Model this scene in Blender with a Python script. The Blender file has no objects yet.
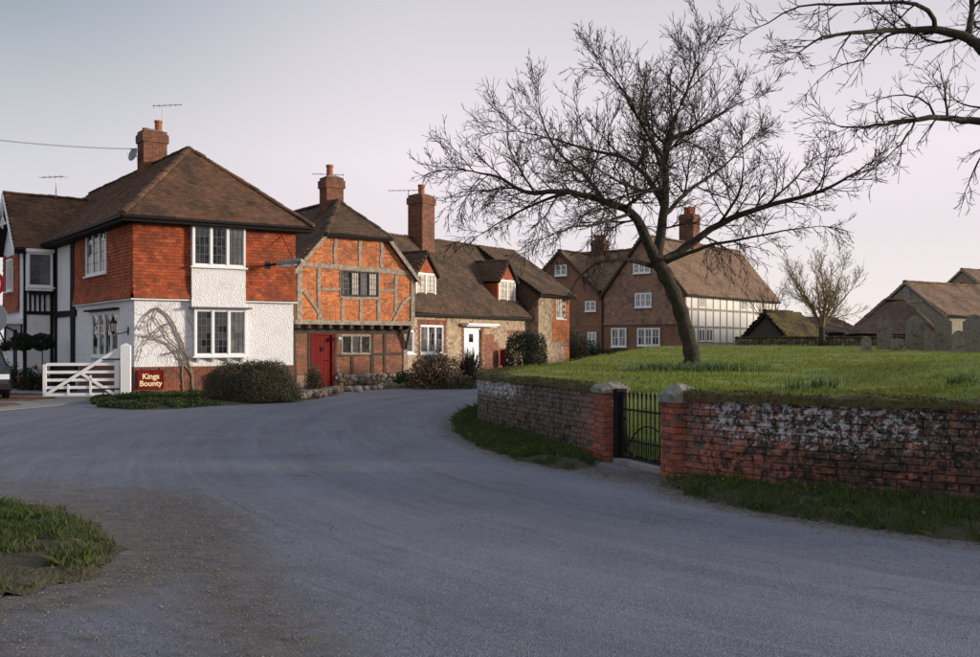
import bpy, math, random
import numpy as np
from mathutils import Vector, Matrix, noise as mnoise

random.seed(7)
RNG = np.random.default_rng(11)
S = bpy.context.scene
COL = S.collection

# ------------------------------------------------------------------ camera
F, CX, CY, EYE = 953.0, 490.0, 344.0, 1.55
cd = bpy.data.cameras.new('camera')
cam = bpy.data.objects.new('camera', cd)
COL.objects.link(cam)
cam.location = (0, 0, EYE)
cam.rotation_euler = (math.radians(90), 0, 0)
cd.sensor_width = 36.0
cd.lens = 36.0 * F / 980.0
cd.shift_y = (CY - 328.5) / 980.0
cd.clip_end = 2000
S.camera = cam

# ------------------------------------------------------------------ sky, sun, exposure
SUN_AZ, SUN_EL = math.radians(92), math.radians(8.0)
w = bpy.data.worlds.new('World')
S.world = w
w.use_nodes = True
nt = w.node_tree
nt.nodes.clear()
def N(t, typ, **kw):
    n = t.nodes.new(typ)
    for k, v in kw.items():
        setattr(n, k, v)
    return n
out = N(nt, 'ShaderNodeOutputWorld')
bg = N(nt, 'ShaderNodeBackground')
nt.links.new(bg.outputs[0], out.inputs[0])
sky = N(nt, 'ShaderNodeTexSky', sky_type='NISHITA', sun_disc=False)
sky.sun_elevation = SUN_EL
sky.sun_rotation = SUN_AZ
sky.dust_density = 2.0
sky.air_density = 1.0
sc = N(nt, 'ShaderNodeVectorMath', operation='SCALE')
sc.inputs['Scale'].default_value = 0.07
nt.links.new(sky.outputs[0], sc.inputs[0])
tc = N(nt, 'ShaderNodeTexCoord')
sep = N(nt, 'ShaderNodeSeparateXYZ')
nt.links.new(tc.outputs['Generated'], sep.inputs[0])
def ramp(t, stops):
    r = N(t, 'ShaderNodeValToRGB')
    e = r.color_ramp.elements
    while len(e) > 1:
        e.remove(e[-1])
    e[0].position = stops[0][0]
    e[0].color = (*stops[0][1], 1)
    for p, c in stops[1:]:
        x = e.new(p)
        x.color = (*c, 1)
    return r
# thin high veil of cloud: one ramp on the side of the sun, one on the other side
warm = ramp(nt, [(0.0, (1.0, .91, .82)), (.05, (.96, .88, .86)), (.11, (.90, .82, .86)), (.19, (.96, .86, .92)), (.34, (.70, .68, .74)), (.6, (.60, .64, .76)), (1, (.56, .62, .76))])
cool = ramp(nt, [(0.0, (.90, .82, .84)), (.1, (.80, .77, .81)), (.17, (.70, .70, .75)), (.23, (.57, .60, .64)), (.34, (.28, .36, .44)), (.6, (.42, .50, .62)), (1, (.54, .60, .74))])
nt.links.new(sep.outputs['Z'], warm.inputs[0])
nt.links.new(sep.outputs['Z'], cool.inputs[0])
dot = N(nt, 'ShaderNodeVectorMath', operation='DOT_PRODUCT')
nt.links.new(tc.outputs['Generated'], dot.inputs[0])
dot.inputs[1].default_value = (math.sin(SUN_AZ), math.cos(SUN_AZ), 0)
mr = N(nt, 'ShaderNodeMapRange')
mr.inputs['From Min'].default_value = -.52
mr.inputs['From Max'].default_value = -.08
mr.interpolation_type = 'SMOOTHSTEP'
nt.links.new(dot.outputs['Value'], mr.inputs['Value'])
mx = N(nt, 'ShaderNodeMix', data_type='RGBA')
nt.links.new(mr.outputs[0], mx.inputs[0])
nt.links.new(cool.outputs[0], mx.inputs[6])
nt.links.new(warm.outputs[0], mx.inputs[7])
mx2 = N(nt, 'ShaderNodeMix', data_type='RGBA')
mx2.inputs[0].default_value = .93
nt.links.new(sc.outputs[0], mx2.inputs[6])
nt.links.new(mx.outputs[2], mx2.inputs[7])
nt.links.new(mx2.outputs[2], bg.inputs[0])
bg.inputs[1].default_value = 1.0

sd_ = bpy.data.lights.new('sun', 'SUN')
sun = bpy.data.objects.new('sun', sd_)
COL.objects.link(sun)
sd_.energy = 4.9
sd_.angle = math.radians(9.0)
sd_.color = (1.0, .88, .75)
SDIR = Vector((math.sin(SUN_AZ) * math.cos(SUN_EL), math.cos(SUN_AZ) * math.cos(SUN_EL), math.sin(SUN_EL)))
sun.rotation_euler = (-SDIR).to_track_quat('-Z', 'Y').to_euler()
sun.location = SDIR * 200

S.view_settings.view_transform = 'Standard'
S.view_settings.look = 'None'
S.view_settings.exposure = 0.0
S.view_settings.gamma = 1.0
S.view_settings.use_curve_mapping = False
S.render.engine = 'CYCLES'

# ------------------------------------------------------------------ materials
MATS = {}
def mat(name, cols, rough=.85, var='rnd', nscale=3.0, overlays=(), bump=None, metallic=0.0, spec=.3, trans=None, objrnd=False):
    """cols: ramp of colours picked per piece (var='rnd') or by noise (var='noise').
    overlays: (colour, noise scale, lo, hi, strength, (z0, z1) or None) - stains, lichen, moss."""
    m = bpy.data.materials.new(name)
    m.use_nodes = True
    t = m.node_tree
    p = t.nodes['Principled BSDF']
    L = t.links.new
    p.inputs['Roughness'].default_value = rough
    p.inputs['Metallic'].default_value = metallic
    p.inputs['Specular IOR Level'].default_value = spec
    geo = N(t, 'ShaderNodeNewGeometry')
    if len(cols) == 1:
        cn = N(t, 'ShaderNodeRGB')
        cn.outputs[0].default_value = (*cols[0], 1)
        col = cn.outputs[0]
    else:
        r = ramp(t, [(i / (len(cols) - 1), c) for i, c in enumerate(cols)])
        if var == 'rnd':
            at = N(t, 'ShaderNodeAttribute', attribute_name='rnd')
            src = at.outputs['Fac']
            if objrnd:
                oi = N(t, 'ShaderNodeObjectInfo')
                ad = N(t, 'ShaderNodeMath', operation='ADD')
                L(src, ad.inputs[0]); L(oi.outputs['Random'], ad.inputs[1])
                fr = N(t, 'ShaderNodeMath', operation='FRACT')
                L(ad.outputs[0], fr.inputs[0])
                src = fr.outputs[0]
        elif var == 'cell':
            vo = N(t, 'ShaderNodeTexVoronoi')
            vo.inputs['Scale'].default_value = nscale
            L(geo.outputs['Position'], vo.inputs['Vector'])
            sx = N(t, 'ShaderNodeSeparateColor')
            L(vo.outputs['Color'], sx.inputs[0])
            src = sx.outputs[0]
        else:
            nz = N(t, 'ShaderNodeTexNoise')
            nz.inputs['Scale'].default_value = nscale
            nz.inputs['Detail'].default_value = 6
            nz.inputs['Roughness'].default_value = .65
            L(geo.outputs['Position'], nz.inputs['Vector'])
            mp = N(t, 'ShaderNodeMapRange')
            mp.inputs['From Min'].default_value = .3
            mp.inputs['From Max'].default_value = .7
            L(nz.outputs['Fac'], mp.inputs['Value'])
            src = mp.outputs[0]
        L(src, r.inputs[0])
        col = r.outputs[0]
    for ov in overlays:
        c, s, lo, hi, st = ov[:5]
        zr = ov[5] if len(ov) > 5 else None
        nz = N(t, 'ShaderNodeTexNoise')
        nz.inputs['Scale'].default_value = s
        nz.inputs['Detail'].default_value = 8
        nz.inputs['Roughness'].default_value = .7
        L(geo.outputs['Position'], nz.inputs['Vector'])
        src = nz.outputs['Fac']
        if zr:
            sp = N(t, 'ShaderNodeSeparateXYZ')
            L(geo.outputs['Position'], sp.inputs[0])
            zm = N(t, 'ShaderNodeMapRange')
            zm.inputs['From Min'].default_value = zr[0]
            zm.inputs['From Max'].default_value = zr[1]
            zm.inputs['To Min'].default_value = -.22
            zm.inputs['To Max'].default_value = 0
            L(sp.outputs['Z'], zm.inputs['Value'])
            ad = N(t, 'ShaderNodeMath', operation='ADD')
            L(src, ad.inputs[0]); L(zm.outputs[0], ad.inputs[1])
            src = ad.outputs[0]
        if len(ov) > 6:
            cx_, cy_, cz_, r0, r1 = ov[6]
            dd = N(t, 'ShaderNodeVectorMath', operation='DISTANCE')
            L(geo.outputs['Position'], dd.inputs[0])
            dd.inputs[1].default_value = (cx_, cy_, cz_)
            dm = N(t, 'ShaderNodeMapRange')
            dm.inputs['From Min'].default_value = r0
            dm.inputs['From Max'].default_value = r1
            dm.inputs['To Min'].default_value = 0
            dm.inputs['To Max'].default_value = -.3
            L(dd.outputs['Value'], dm.inputs['Value'])
            ad = N(t, 'ShaderNodeMath', operation='ADD')
            L(src, ad.inputs[0]); L(dm.outputs[0], ad.inputs[1])
            src = ad.outputs[0]
        mp = N(t, 'ShaderNodeMapRange')
        mp.inputs['From Min'].default_value = lo
        mp.inputs['From Max'].default_value = hi
        mp.inputs['To Max'].default_value = st
        L(src, mp.inputs['Value'])
        mi = N(t, 'ShaderNodeMix', data_type='RGBA')
        L(mp.outputs[0], mi.inputs[0])
        L(col, mi.inputs[6])
        mi.inputs[7].default_value = (*c, 1)
        col = mi.outputs[2]
    L(col, p.inputs['Base Color'])
    if bump:
        nz = N(t, 'ShaderNodeTexNoise')
        nz.inputs['Scale'].default_value = bump[0]
        nz.inputs['Detail'].default_value = 5
        L(geo.outputs['Position'], nz.inputs['Vector'])
        b = N(t, 'ShaderNodeBump')
        b.inputs['Strength'].default_value = bump[1]
        b.inputs['Distance'].default_value = bump[2] if len(bump) > 2 else .02
        L(nz.outputs['Fac'], b.inputs['Height'])
        L(b.outputs[0], p.inputs['Normal'])
    if trans:
        tr = N(t, 'ShaderNodeBsdfTranslucent')
        L(col, tr.inputs['Color'])
        ms = N(t, 'ShaderNodeMixShader')
        ms.inputs[0].default_value = trans
        L(p.outputs[0], ms.inputs[1]); L(tr.outputs[0], ms.inputs[2])
        L(ms.outputs[0], t.nodes['Material Output'].inputs['Surface'])
    MATS[name] = m
    return m

WALLSTAINS = [((.045, .038, .028), 6.0, .36, .52, .85, None, (5.2, 8.8, .7, 2.0, 3.8)), ((.024, .021, .015), 9.0, .47, .54, .88, None, (3.4, 10.0, 1.4, 1.2, 6.)),
              ((.105, .098, .078), 14.0, .36, .48, .9, None, (-.3, 18., .35, 4.4, 6.4)), ((.03, .028, .02), 9.0, .47, .54, .85, None, (-.1, 17.2, .35, 3.4, 5.2)),
              ((.48, .48, .48), 16.0, .505, .53, .9, (.22, .60), (3.35, 9.95, .68, 1.0, 2.0)), ((.50, .50, .50), 14.0, .47, .50, .9, (.42, .70), (-.05, 17.4, .8, 1.3, 3.0)),
              ((.014, .014, .009), 11.0, .54, .58, .88, None, (4.4, 9.3, .75, 1.8, 3.4)), ((.20, .20, .185), 42.0, .53, .58, .7, (-.1, .45)), ((.06, .065, .022), 6.0, .59, .65, .8), ((.42, .42, .42), 34.0, .60, .63, .75, (.1, .5))]
M_BRICKWALL = mat('old_garden_brick', [(0.208, 0.079, 0.060), (0.358, 0.113, 0.072), (0.282, 0.098, 0.070), (0.452, 0.142, 0.083), (0.189, 0.091, 0.072), (0.330, 0.109, 0.072)], .9, objrnd=True,
    overlays=WALLSTAINS, bump=(45, .8, .012))
M_BRICKPIER = mat('red_pier_brick', [(0.330, 0.095, 0.055), (0.251, 0.074, 0.047), (0.397, 0.118, 0.066), (0.198, 0.072, 0.053), (0.305, 0.090, 0.059)], .9, objrnd=True,
    overlays=[((.05, .04, .032), 3.0, .52, .7, .75), ((.42, .42, .43), 16.0, .6, .68, .5, (.4, .9))], bump=(45, .7, .01))
M_MORTAR = mat('lime_mortar', [(.10, .085, .068), (.18, .155, .125)], .95, 'noise', 9, overlays=WALLSTAINS[:7], bump=(60, .6))
M_MORTAR_H = mat('house_mortar', [(.26, .17, .11), (.38, .27, .19)], .95, 'noise', 9, bump=(60, .4))
M_MOSS = mat('coping_moss', [(0.025, 0.021, 0.010), (0.057, 0.049, 0.019), (0.098, 0.088, 0.023), (0.044, 0.035, 0.019), (0.149, 0.106, 0.041)], .98, 'noise', 8, bump=(50, 1, .03))
M_STONECAP = mat('pier_stone', [(0.144, 0.137, 0.119), (0.238, 0.223, 0.194), (0.108, 0.101, 0.086)], .9, 'noise', 9, overlays=[((.06, .06, .02), 7, .52, .62, .8), ((.5, .5, .48), 14, .6, .66, .6)], bump=(30, .8, .02))
M_HANG = mat('hung_tile', [(.170, .045, .022), (0.314, 0.061, 0.018), (0.381, 0.081, 0.024), (0.280, 0.052, 0.017), (0.347, 0.069, 0.019), (0.403, 0.093, 0.030), (0.224, 0.046, 0.017), (0.336, 0.067, 0.021), (.44, .125, .05)], .8,
    overlays=[((.12, .034, .017), 1.3, .46, .66, .8), ((.07, .028, .017), 4.5, .56, .68, .7), ((.11, .08, .035), 2.6, .60, .7, .55)], bump=(40, .3))
M_ROOF1 = mat('brown_roof_tile', [(0.105, 0.053, 0.031), (0.147, 0.073, 0.039), (0.119, 0.060, 0.035), (0.182, 0.090, 0.048), (0.084, 0.048, 0.031)], .85,
    overlays=[((.028, .025, .016), 1.3, .46, .66, .8), ((.10, .085, .05), 10, .64, .7, .5)], bump=(40, .4))
M_ROOF2 = mat('weathered_roof_tile', [(0.081, 0.048, 0.030), (0.113, 0.064, 0.039), (0.065, 0.044, 0.031), (0.140, 0.080, 0.048), (0.097, 0.058, 0.037)], .9,
    overlays=[((.028, .026, .018), 1.1, .46, .64, .8), ((.13, .11, .05), 5, .56, .66, .6), ((.3, .28, .24), 22, .68, .72, .6)], bump=(40, .5))
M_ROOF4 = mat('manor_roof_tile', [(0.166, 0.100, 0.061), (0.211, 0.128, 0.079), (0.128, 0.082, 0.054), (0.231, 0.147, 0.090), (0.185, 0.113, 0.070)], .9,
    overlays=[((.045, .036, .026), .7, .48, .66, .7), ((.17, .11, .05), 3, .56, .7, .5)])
M_ROOFMOSS = mat('mossy_roof_tile', [(.05, .03, .02), (.09, .05, .03), (.035, .028, .02)], .95,
    overlays=[((.12, .10, .022), 1.4, .47, .58, .85), ((.02, .02, .014), 2.3, .55, .65, .8)], bump=(12, .8, .05))
M_SARK = mat('roof_underlay', [(.018, .014, .011)], .95)
M_RENDER = mat('white_render', [(.70, .69, .68), (.80, .79, .78), (.74, .73, .72)], .9, 'noise', 2.0,
    overlays=[((.50, .47, .42), 1.3, .60, .75, .5)], bump=(26, 1.0, .05))
M_WHITE = mat('white_paint', [(.78, .78, .77), (.70, .70, .69)], .5, 'noise', 5, spec=.5)
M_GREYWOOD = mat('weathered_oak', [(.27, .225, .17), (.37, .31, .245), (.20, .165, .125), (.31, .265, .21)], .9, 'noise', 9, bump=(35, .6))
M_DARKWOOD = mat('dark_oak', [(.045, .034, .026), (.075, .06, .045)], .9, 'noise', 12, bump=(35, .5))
M_BLACKWOOD = mat('black_painted_timber', [(.010, .009, .009), (.018, .016, .015)], .75, 'noise', 8, spec=.12)
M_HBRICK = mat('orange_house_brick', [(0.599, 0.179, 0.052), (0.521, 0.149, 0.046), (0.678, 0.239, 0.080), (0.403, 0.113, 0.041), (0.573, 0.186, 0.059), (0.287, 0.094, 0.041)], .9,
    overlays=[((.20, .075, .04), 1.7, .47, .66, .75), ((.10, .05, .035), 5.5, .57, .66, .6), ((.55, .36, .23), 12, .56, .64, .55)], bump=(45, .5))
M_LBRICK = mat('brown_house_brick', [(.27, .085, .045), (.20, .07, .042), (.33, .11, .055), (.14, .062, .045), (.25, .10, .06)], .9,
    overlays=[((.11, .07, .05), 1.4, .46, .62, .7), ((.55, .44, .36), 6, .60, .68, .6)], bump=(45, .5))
M_CBRICK = mat('chimney_brick', [(.17, .068, .04), (.22, .085, .048), (.13, .054, .037), (.26, .10, .056), (.10, .05, .038)], .9,
    overlays=[((.055, .042, .03), 1.7, .48, .66, .7), ((.3, .27, .16), 12, .62, .7, .5)], bump=(45, .5))
M_POT = mat('terracotta_pot', [(.36, .12, .06), (.26, .08, .045)], .85, 'noise', 6)
M_FLINT = mat('flint_and_mortar_wall', [(.46, .34, .21), (.36, .25, .15), (.52, .41, .27), (.16, .115, .085), (.42, .31, .19), (.24, .17, .115), (.50, .37, .23), (.10, .08, .07)], .9, 'cell', 8.5,
    overlays=[((.44, .33, .21), 16, .50, .60, .75), ((.085, .07, .06), 27, .60, .65, .7), ((.58, .47, .33), 1.7, .52, .68, .45), ((.36, .12, .055), 1.6, .585, .65, .75)], bump=(20, 1, .07))
M_FLINTF = mat('far_flint_wall', [(.20, .17, .13), (.29, .25, .19), (.15, .13, .105)], .9, 'noise', 5,
    overlays=[((.08, .07, .065), 9, .55, .62, .6)], bump=(9, 1, .06))
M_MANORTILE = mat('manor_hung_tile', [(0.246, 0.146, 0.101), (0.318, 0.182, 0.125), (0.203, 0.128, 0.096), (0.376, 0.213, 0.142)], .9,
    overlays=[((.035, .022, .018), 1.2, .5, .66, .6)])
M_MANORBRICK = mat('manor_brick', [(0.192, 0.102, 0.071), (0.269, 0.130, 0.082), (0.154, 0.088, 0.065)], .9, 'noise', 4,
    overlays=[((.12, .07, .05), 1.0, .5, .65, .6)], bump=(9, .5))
M_GLASS = mat('dark_window_glass', [(.012, .013, .016)], .04, spec=.8)
M_GLASSL = mat('glass_pale_blind_and_sky', [(.42, .38, .30), (.55, .49, .38), (.30, .27, .22)], .12, 'noise', 4, spec=.8)  # cream shows dormer blinds, and bright sky reflection painted into some other panes
M_GLASSM = mat('glass_with_grey_curtain', [(.05, .05, .052), (.16, .155, .15)], .06, 'noise', 2.5, spec=.8)
M_LEAD = mat('lead_came', [(.10, .10, .105)], .6, spec=.5)
M_BARNTILE = mat('barn_roof_tile', [(.12, .075, .052), (.15, .095, .066), (.095, .062, .046), (.17, .105, .07)], .9, overlays=[((.05, .042, .032), .8, .48, .66, .6)])
M_RED = mat('red_paint', [(0.118, 0.006, 0.005), (0.149, 0.009, 0.007), (0.099, 0.005, 0.004)], .65, 'noise', 3, spec=.12)
M_CREAM = mat('cream_lettering', [(.80, .62, .36)], .6)
M_IRON = mat('black_iron', [(.009, .009, .010), (.018, .016, .015)], .6, 'noise', 10, spec=.2)
M_METAL = mat('dull_grey_metal', [(.22, .22, .22), (.32, .32, .32)], .5, 'noise', 8, metallic=.6)
M_BARK = mat('tree_bark', [(.022, .017, .013), (.042, .033, .024), (.06, .05, .036), (.034, .032, .018)], .95, 'noise', 9,
    overlays=[((.06, .065, .03), 5, .55, .66, .7)], bump=(22, 1, .05))
M_TWIG = mat('bare_twigs', [(.024, .018, .015), (.045, .034, .027)], .95)
M_TWIGL = mat('pale_bare_twigs', [(0.158, 0.112, 0.058), (0.245, 0.180, 0.094)], .95)
M_VINE = mat('dry_vine_stem', [(.14, .105, .075), (.24, .19, .14), (.09, .07, .05)], .95, 'noise', 8)
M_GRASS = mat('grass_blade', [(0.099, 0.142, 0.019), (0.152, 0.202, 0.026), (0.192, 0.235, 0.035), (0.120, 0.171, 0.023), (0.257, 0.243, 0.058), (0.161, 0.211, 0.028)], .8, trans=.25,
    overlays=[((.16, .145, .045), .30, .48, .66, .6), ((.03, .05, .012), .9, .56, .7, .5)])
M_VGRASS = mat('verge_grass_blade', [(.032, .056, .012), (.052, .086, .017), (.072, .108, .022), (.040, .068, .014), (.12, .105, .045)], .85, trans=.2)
M_TURF = mat('lawn_turf', [(0.093, 0.135, 0.019), (0.157, 0.206, 0.030), (0.203, 0.243, 0.037), (0.116, 0.163, 0.023)], .95, 'noise', 2.6,
    overlays=[((.15, .14, .042), .30, .48, .66, .6)], bump=(25, 1, .05))
M_EARTH = mat('verge_soil', [(0.036, 0.029, 0.018), (0.065, 0.055, 0.034), (0.039, 0.047, 0.018)], .98, 'noise', 7, bump=(30, 1, .04))
M_COVER = mat('ground_cover_leaf', [(0.027, 0.047, 0.012), (0.046, 0.073, 0.017), (0.065, 0.093, 0.023), (0.031, 0.040, 0.014), (0.077, 0.080, 0.031)], .7, trans=.2)
M_HEDGE = mat('clipped_shrub_leaf', [(.050, .046, .028), (.075, .068, .038), (.10, .088, .052), (.06, .058, .028), (.13, .11, .07)], .8)
M_YEW = mat('dark_evergreen_leaf', [(.010, .018, .008), (.018, .03, .011), (.026, .04, .014), (.014, .022, .01)], .75)
M_DRY = mat('dry_flowerhead', [(.10, .06, .04), (.16, .10, .065), (.07, .045, .03), (.21, .15, .10), (.045, .04, .022)], .9)
M_STONE = mat('rubble_stone', [(.14, .12, .09), (.24, .205, .155), (.10, .085, .065), (.18, .12, .085), (.28, .26, .22)], .92, objrnd=True,
    overlays=[((.05, .055, .02), 5, .55, .65, .7)], bump=(25, .8, .02))
M_GRAVE = mat('lichened_headstone', [(0.128, 0.115, 0.095), (0.193, 0.173, 0.138), (0.094, 0.083, 0.066)], .92, 'noise', 5, overlays=[((.30, .30, .27), 22, .56, .62, .8), ((.06, .06, .03), 5, .55, .65, .6)], bump=(18, .6, .02))
M_PANEL = mat('lime_washed_panel', [(.62, .60, .56), (.72, .69, .63)], .9, objrnd=True, overlays=[((.42, .36, .28), 1.5, .56, .7, .5)], bump=(9, .4))
M_GRAVEL = mat('loose_gravel', [(.09, .08, .07), (.14, .125, .11), (.07, .064, .06), (.20, .185, .17), (.11, .09, .075)], .9)
M_PAVER = mat('brick_paver', [(.17, .085, .055), (.22, .115, .075), (.12, .07, .05), (.19, .12, .09)], .9, overlays=[((.09, .08, .07), 1.5, .46, .62, .7)])
M_CONC = mat('concrete', [(.22, .20, .175), (.31, .285, .25)], .9, 'noise', 5, overlays=[((.10, .09, .08), 2, .5, .65, .5)], bump=(40, .3))
M_LEAFDEAD = mat('fallen_leaf', [(.14, .085, .045), (.20, .14, .08), (.09, .06, .035)], .9)
M_DAFF = mat('daffodil_leaf', [(0.074, 0.128, 0.049), (0.115, 0.176, 0.065), (0.061, 0.101, 0.038)], .7, trans=.2)
M_CARPAINT = mat('black_car_paint', [(.008, .008, .010)], .2, spec=.7)
M_RUBBER = mat('tyre_rubber', [(.012, .012, .012)], .8)
M_LAMP = mat('clear_lamp_glass', [(.55, .56, .58)], .12, spec=.8)
M_SIGNRED = mat('sign_red', [(.45, .015, .02)], .5)
M_SIGNGREY = mat('sign_back_grey', [(.30, .31, .32)], .6)
M_BLUEDOOR = mat('faded_blue_boards', [(.17, .19, .22), (.24, .26, .29)], .8, 'noise', 6)

# road: fine aggregate, worn tracks, dirt by vertex attribute
def road_mat():
    m = bpy.data.materials.new('asphalt')
    m.use_nodes = True
    t = m.node_tree
    L = t.links.new
    p = t.nodes['Principled BSDF']
    p.inputs['Roughness'].default_value = .82
    p.inputs['Specular IOR Level'].default_value = .25
    geo = N(t, 'ShaderNodeNewGeometry')
    def nz(s, d=6, r=.65):
        n = N(t, 'ShaderNodeTexNoise')
        n.inputs['Scale'].default_value = s
        n.inputs['Detail'].default_value = d
        n.inputs['Roughness'].default_value = r
        L(geo.outputs['Position'], n.inputs['Vector'])
        return n.outputs['Fac']
    def mrange(v, a, b, c=0., d=1.):
        n = N(t, 'ShaderNodeMapRange')
        n.inputs[1].default_value = a; n.inputs[2].default_value = b
        n.inputs[3].default_value = c; n.inputs[4].default_value = d
        L(v, n.inputs[0])
        return n.outputs[0]
    def mixc(f, a, b):
        n = N(t, 'ShaderNodeMix', data_type='RGBA')
        L(f, n.inputs[0])
        for i, x in ((6, a), (7, b)):
            if isinstance(x, tuple):
                n.inputs[i].default_value = (*x, 1)
            else:
                L(x, n.inputs[i])
        return n.outputs[2]
    base = mixc(mrange(nz(.55), .35, .68), (.104, .110, .138), (.158, .165, .202))
    vo = N(t, 'ShaderNodeTexVoronoi')
    vo.inputs['Scale'].default_value = 105
    L(geo.outputs['Position'], vo.inputs['Vector'])
    sc = N(t, 'ShaderNodeSeparateColor')
    L(vo.outputs['Color'], sc.inputs[0])
    base = mixc(mrange(sc.outputs[0], .45, 1, 0, .62), base, (.28, .28, .30))
    base = mixc(mrange(sc.outputs[1], .6, 1, 0, .7), base, (.05, .05, .058))
    base = mixc(mrange(nz(1.7), .56, .68, 0, .40), base, (.060, .060, .070))
    at = N(t, 'ShaderNodeAttribute', attribute_name='track')
    base = mixc(mrange(at.outputs['Fac'], 0, 1, 0, .28), base, (.215, .222, .258))
    la_ = N(t, 'ShaderNodeAttribute', attribute_name='lat')
    al_ = N(t, 'ShaderNodeAttribute', attribute_name='along')
    for s1, s2, lo, hi, st, col_ in ((5.0, .22, .50, .68, .34, (.230, .234, .258)), (7.0, .16, .52, .70, .36, (.085, .086, .100)), (1.6, .10, .52, .66, .35, (.095, .095, .108)), (16., .35, .55, .7, .32, (.24, .242, .26))):
        cb = N(t, 'ShaderNodeCombineXYZ')
        m1 = N(t, 'ShaderNodeMath', operation='MULTIPLY'); m1.inputs[1].default_value = s1
        m2 = N(t, 'ShaderNodeMath', operation='MULTIPLY'); m2.inputs[1].default_value = s2
        L(la_.outputs['Fac'], m1.inputs[0]); L(al_.outputs['Fac'], m2.inputs[0])
        L(m1.outputs[0], cb.inputs[0]); L(m2.outputs[0], cb.inputs[1]); cb.inputs[2].default_value = s1
        n_ = N(t, 'ShaderNodeTexNoise')
        n_.inputs['Scale'].default_value = 1.0; n_.inputs['Detail'].default_value = 4; n_.inputs['Roughness'].default_value = .7
        L(cb.outputs[0], n_.inputs['Vector'])
        base = mixc(mrange(n_.outputs['Fac'], lo, hi, 0, st), base, col_)
    # tar-sealed crack repairs and fine cracks
    wv = N(t, 'ShaderNodeTexVoronoi', feature='DISTANCE_TO_EDGE')
    wv.inputs['Scale'].default_value = .42
    dist = N(t, 'ShaderNodeVectorMath', operation='ADD')
    nc = N(t, 'ShaderNodeTexNoise')
    nc.inputs['Scale'].default_value = 1.6
    L(geo.outputs['Position'], nc.inputs['Vector'])
    L(geo.outputs['Position'], dist.inputs[0]); L(nc.outputs['Color'], dist.inputs[1])
    L(dist.outputs[0], wv.inputs['Vector'])
    crk = N(t, 'ShaderNodeMath', operation='MULTIPLY')
    L(mrange(wv.outputs['Distance'], .0, .009, .5, 0), crk.inputs[0]); L(mrange(nz(.5), .5, .6), crk.inputs[1])
    base = mixc(crk.outputs[0], base, (.035, .034, .035))
    dt = N(t, 'ShaderNodeAttribute', attribute_name='dirt')
    ad = N(t, 'ShaderNodeMath', operation='ADD')
    L(dt.outputs['Fac'], ad.inputs[0]); L(mrange(nz(4.5), .3, .7, -.3, .3), ad.inputs[1])
    dirtc = mixc(mrange(nz(6), .35, .65), (.095, .078, .064), (.185, .162, .138))
    dirtc = mixc(mrange(sc.outputs[2], .5, 1, 0, .8), dirtc, (.06, .05, .043))
    base = mixc(mrange(ad.outputs[0], .35, .95, 0, .92), base, dirtc)
    L(base, p.inputs['Base Color'])
    b = N(t, 'ShaderNodeBump')
    b.inputs['Strength'].default_value = .55
    b.inputs['Distance'].default_value = .008
    L(vo.outputs['Distance'], b.inputs['Height'])
    b2 = N(t, 'ShaderNodeBump')
    b2.inputs['Strength'].default_value = .35
    b2.inputs['Distance'].default_value = .06
    L(nz(1.1, 4), b2.inputs['Height']); L(b.outputs[0], b2.inputs['Normal'])
    L(b2.outputs[0], p.inputs['Normal'])
    return m
M_ROAD = road_mat()

# ------------------------------------------------------------------ building helpers
Z = Vector((0, 0, 1))
ORG = {}
def V2(p, z=0.):
    return Vector((p[0], p[1], z))
def at(x, y, Y):
    return Vector(((x - CX) / F * Y, Y, EYE + (CY - y) / F * Y))
def G(x, y, z=0.):
    Y = F * (EYE - z) / (y - CY)
    return Vector(((x - CX) / F * Y, Y, z))

class Fr:
    def __init__(s, o, u, v):
        s.o, s.u, s.v = Vector(o), Vector(u).normalized(), Vector(v).normalized()
        s.n = s.u.cross(s.v).normalized()
    def pt(s, a, b, c=0.):
        return s.o + s.u * a + s.v * b + s.n * c
    def off(s, c):
        return Fr(s.pt(0, 0, c), s.u, s.v)
    def px(s, x, y, c=0.):
        e = Vector((0, 0, EYE))
        d = Vector(((x - CX) / F, 1, (CY - y) / F))
        o = s.pt(0, 0, c)
        t = (o - e).dot(s.n) / d.dot(s.n)
        q = e + d * t - o
        return q.dot(s.u), q.dot(s.v)
    def rect(s, x0, y0, x1, y1, c=0.):
        xm, ym = (x0 + x1) / 2, (y0 + y1) / 2
        return (s.px(x0, ym, c)[0], s.px(xm, y1, c)[1], s.px(x1, ym, c)[0], s.px(xm, y0, c)[1])
def Wall(p0, p1, z=0.):
    a, b = V2(p0, z), V2(p1, z)
    f = Fr(a, b - a, Z)
    f.w = (b - a).length
    return f
def Roof(e0, e1, top):
    u = (e1 - e0).normalized()
    d = top - e0
    v = (d - u * d.dot(u)).normalized()
    f = Fr(e0, u, v)
    return f
def loc2(f, p):
    q = p - f.o
    return (q.dot(f.u), q.dot(f.v))

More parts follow.
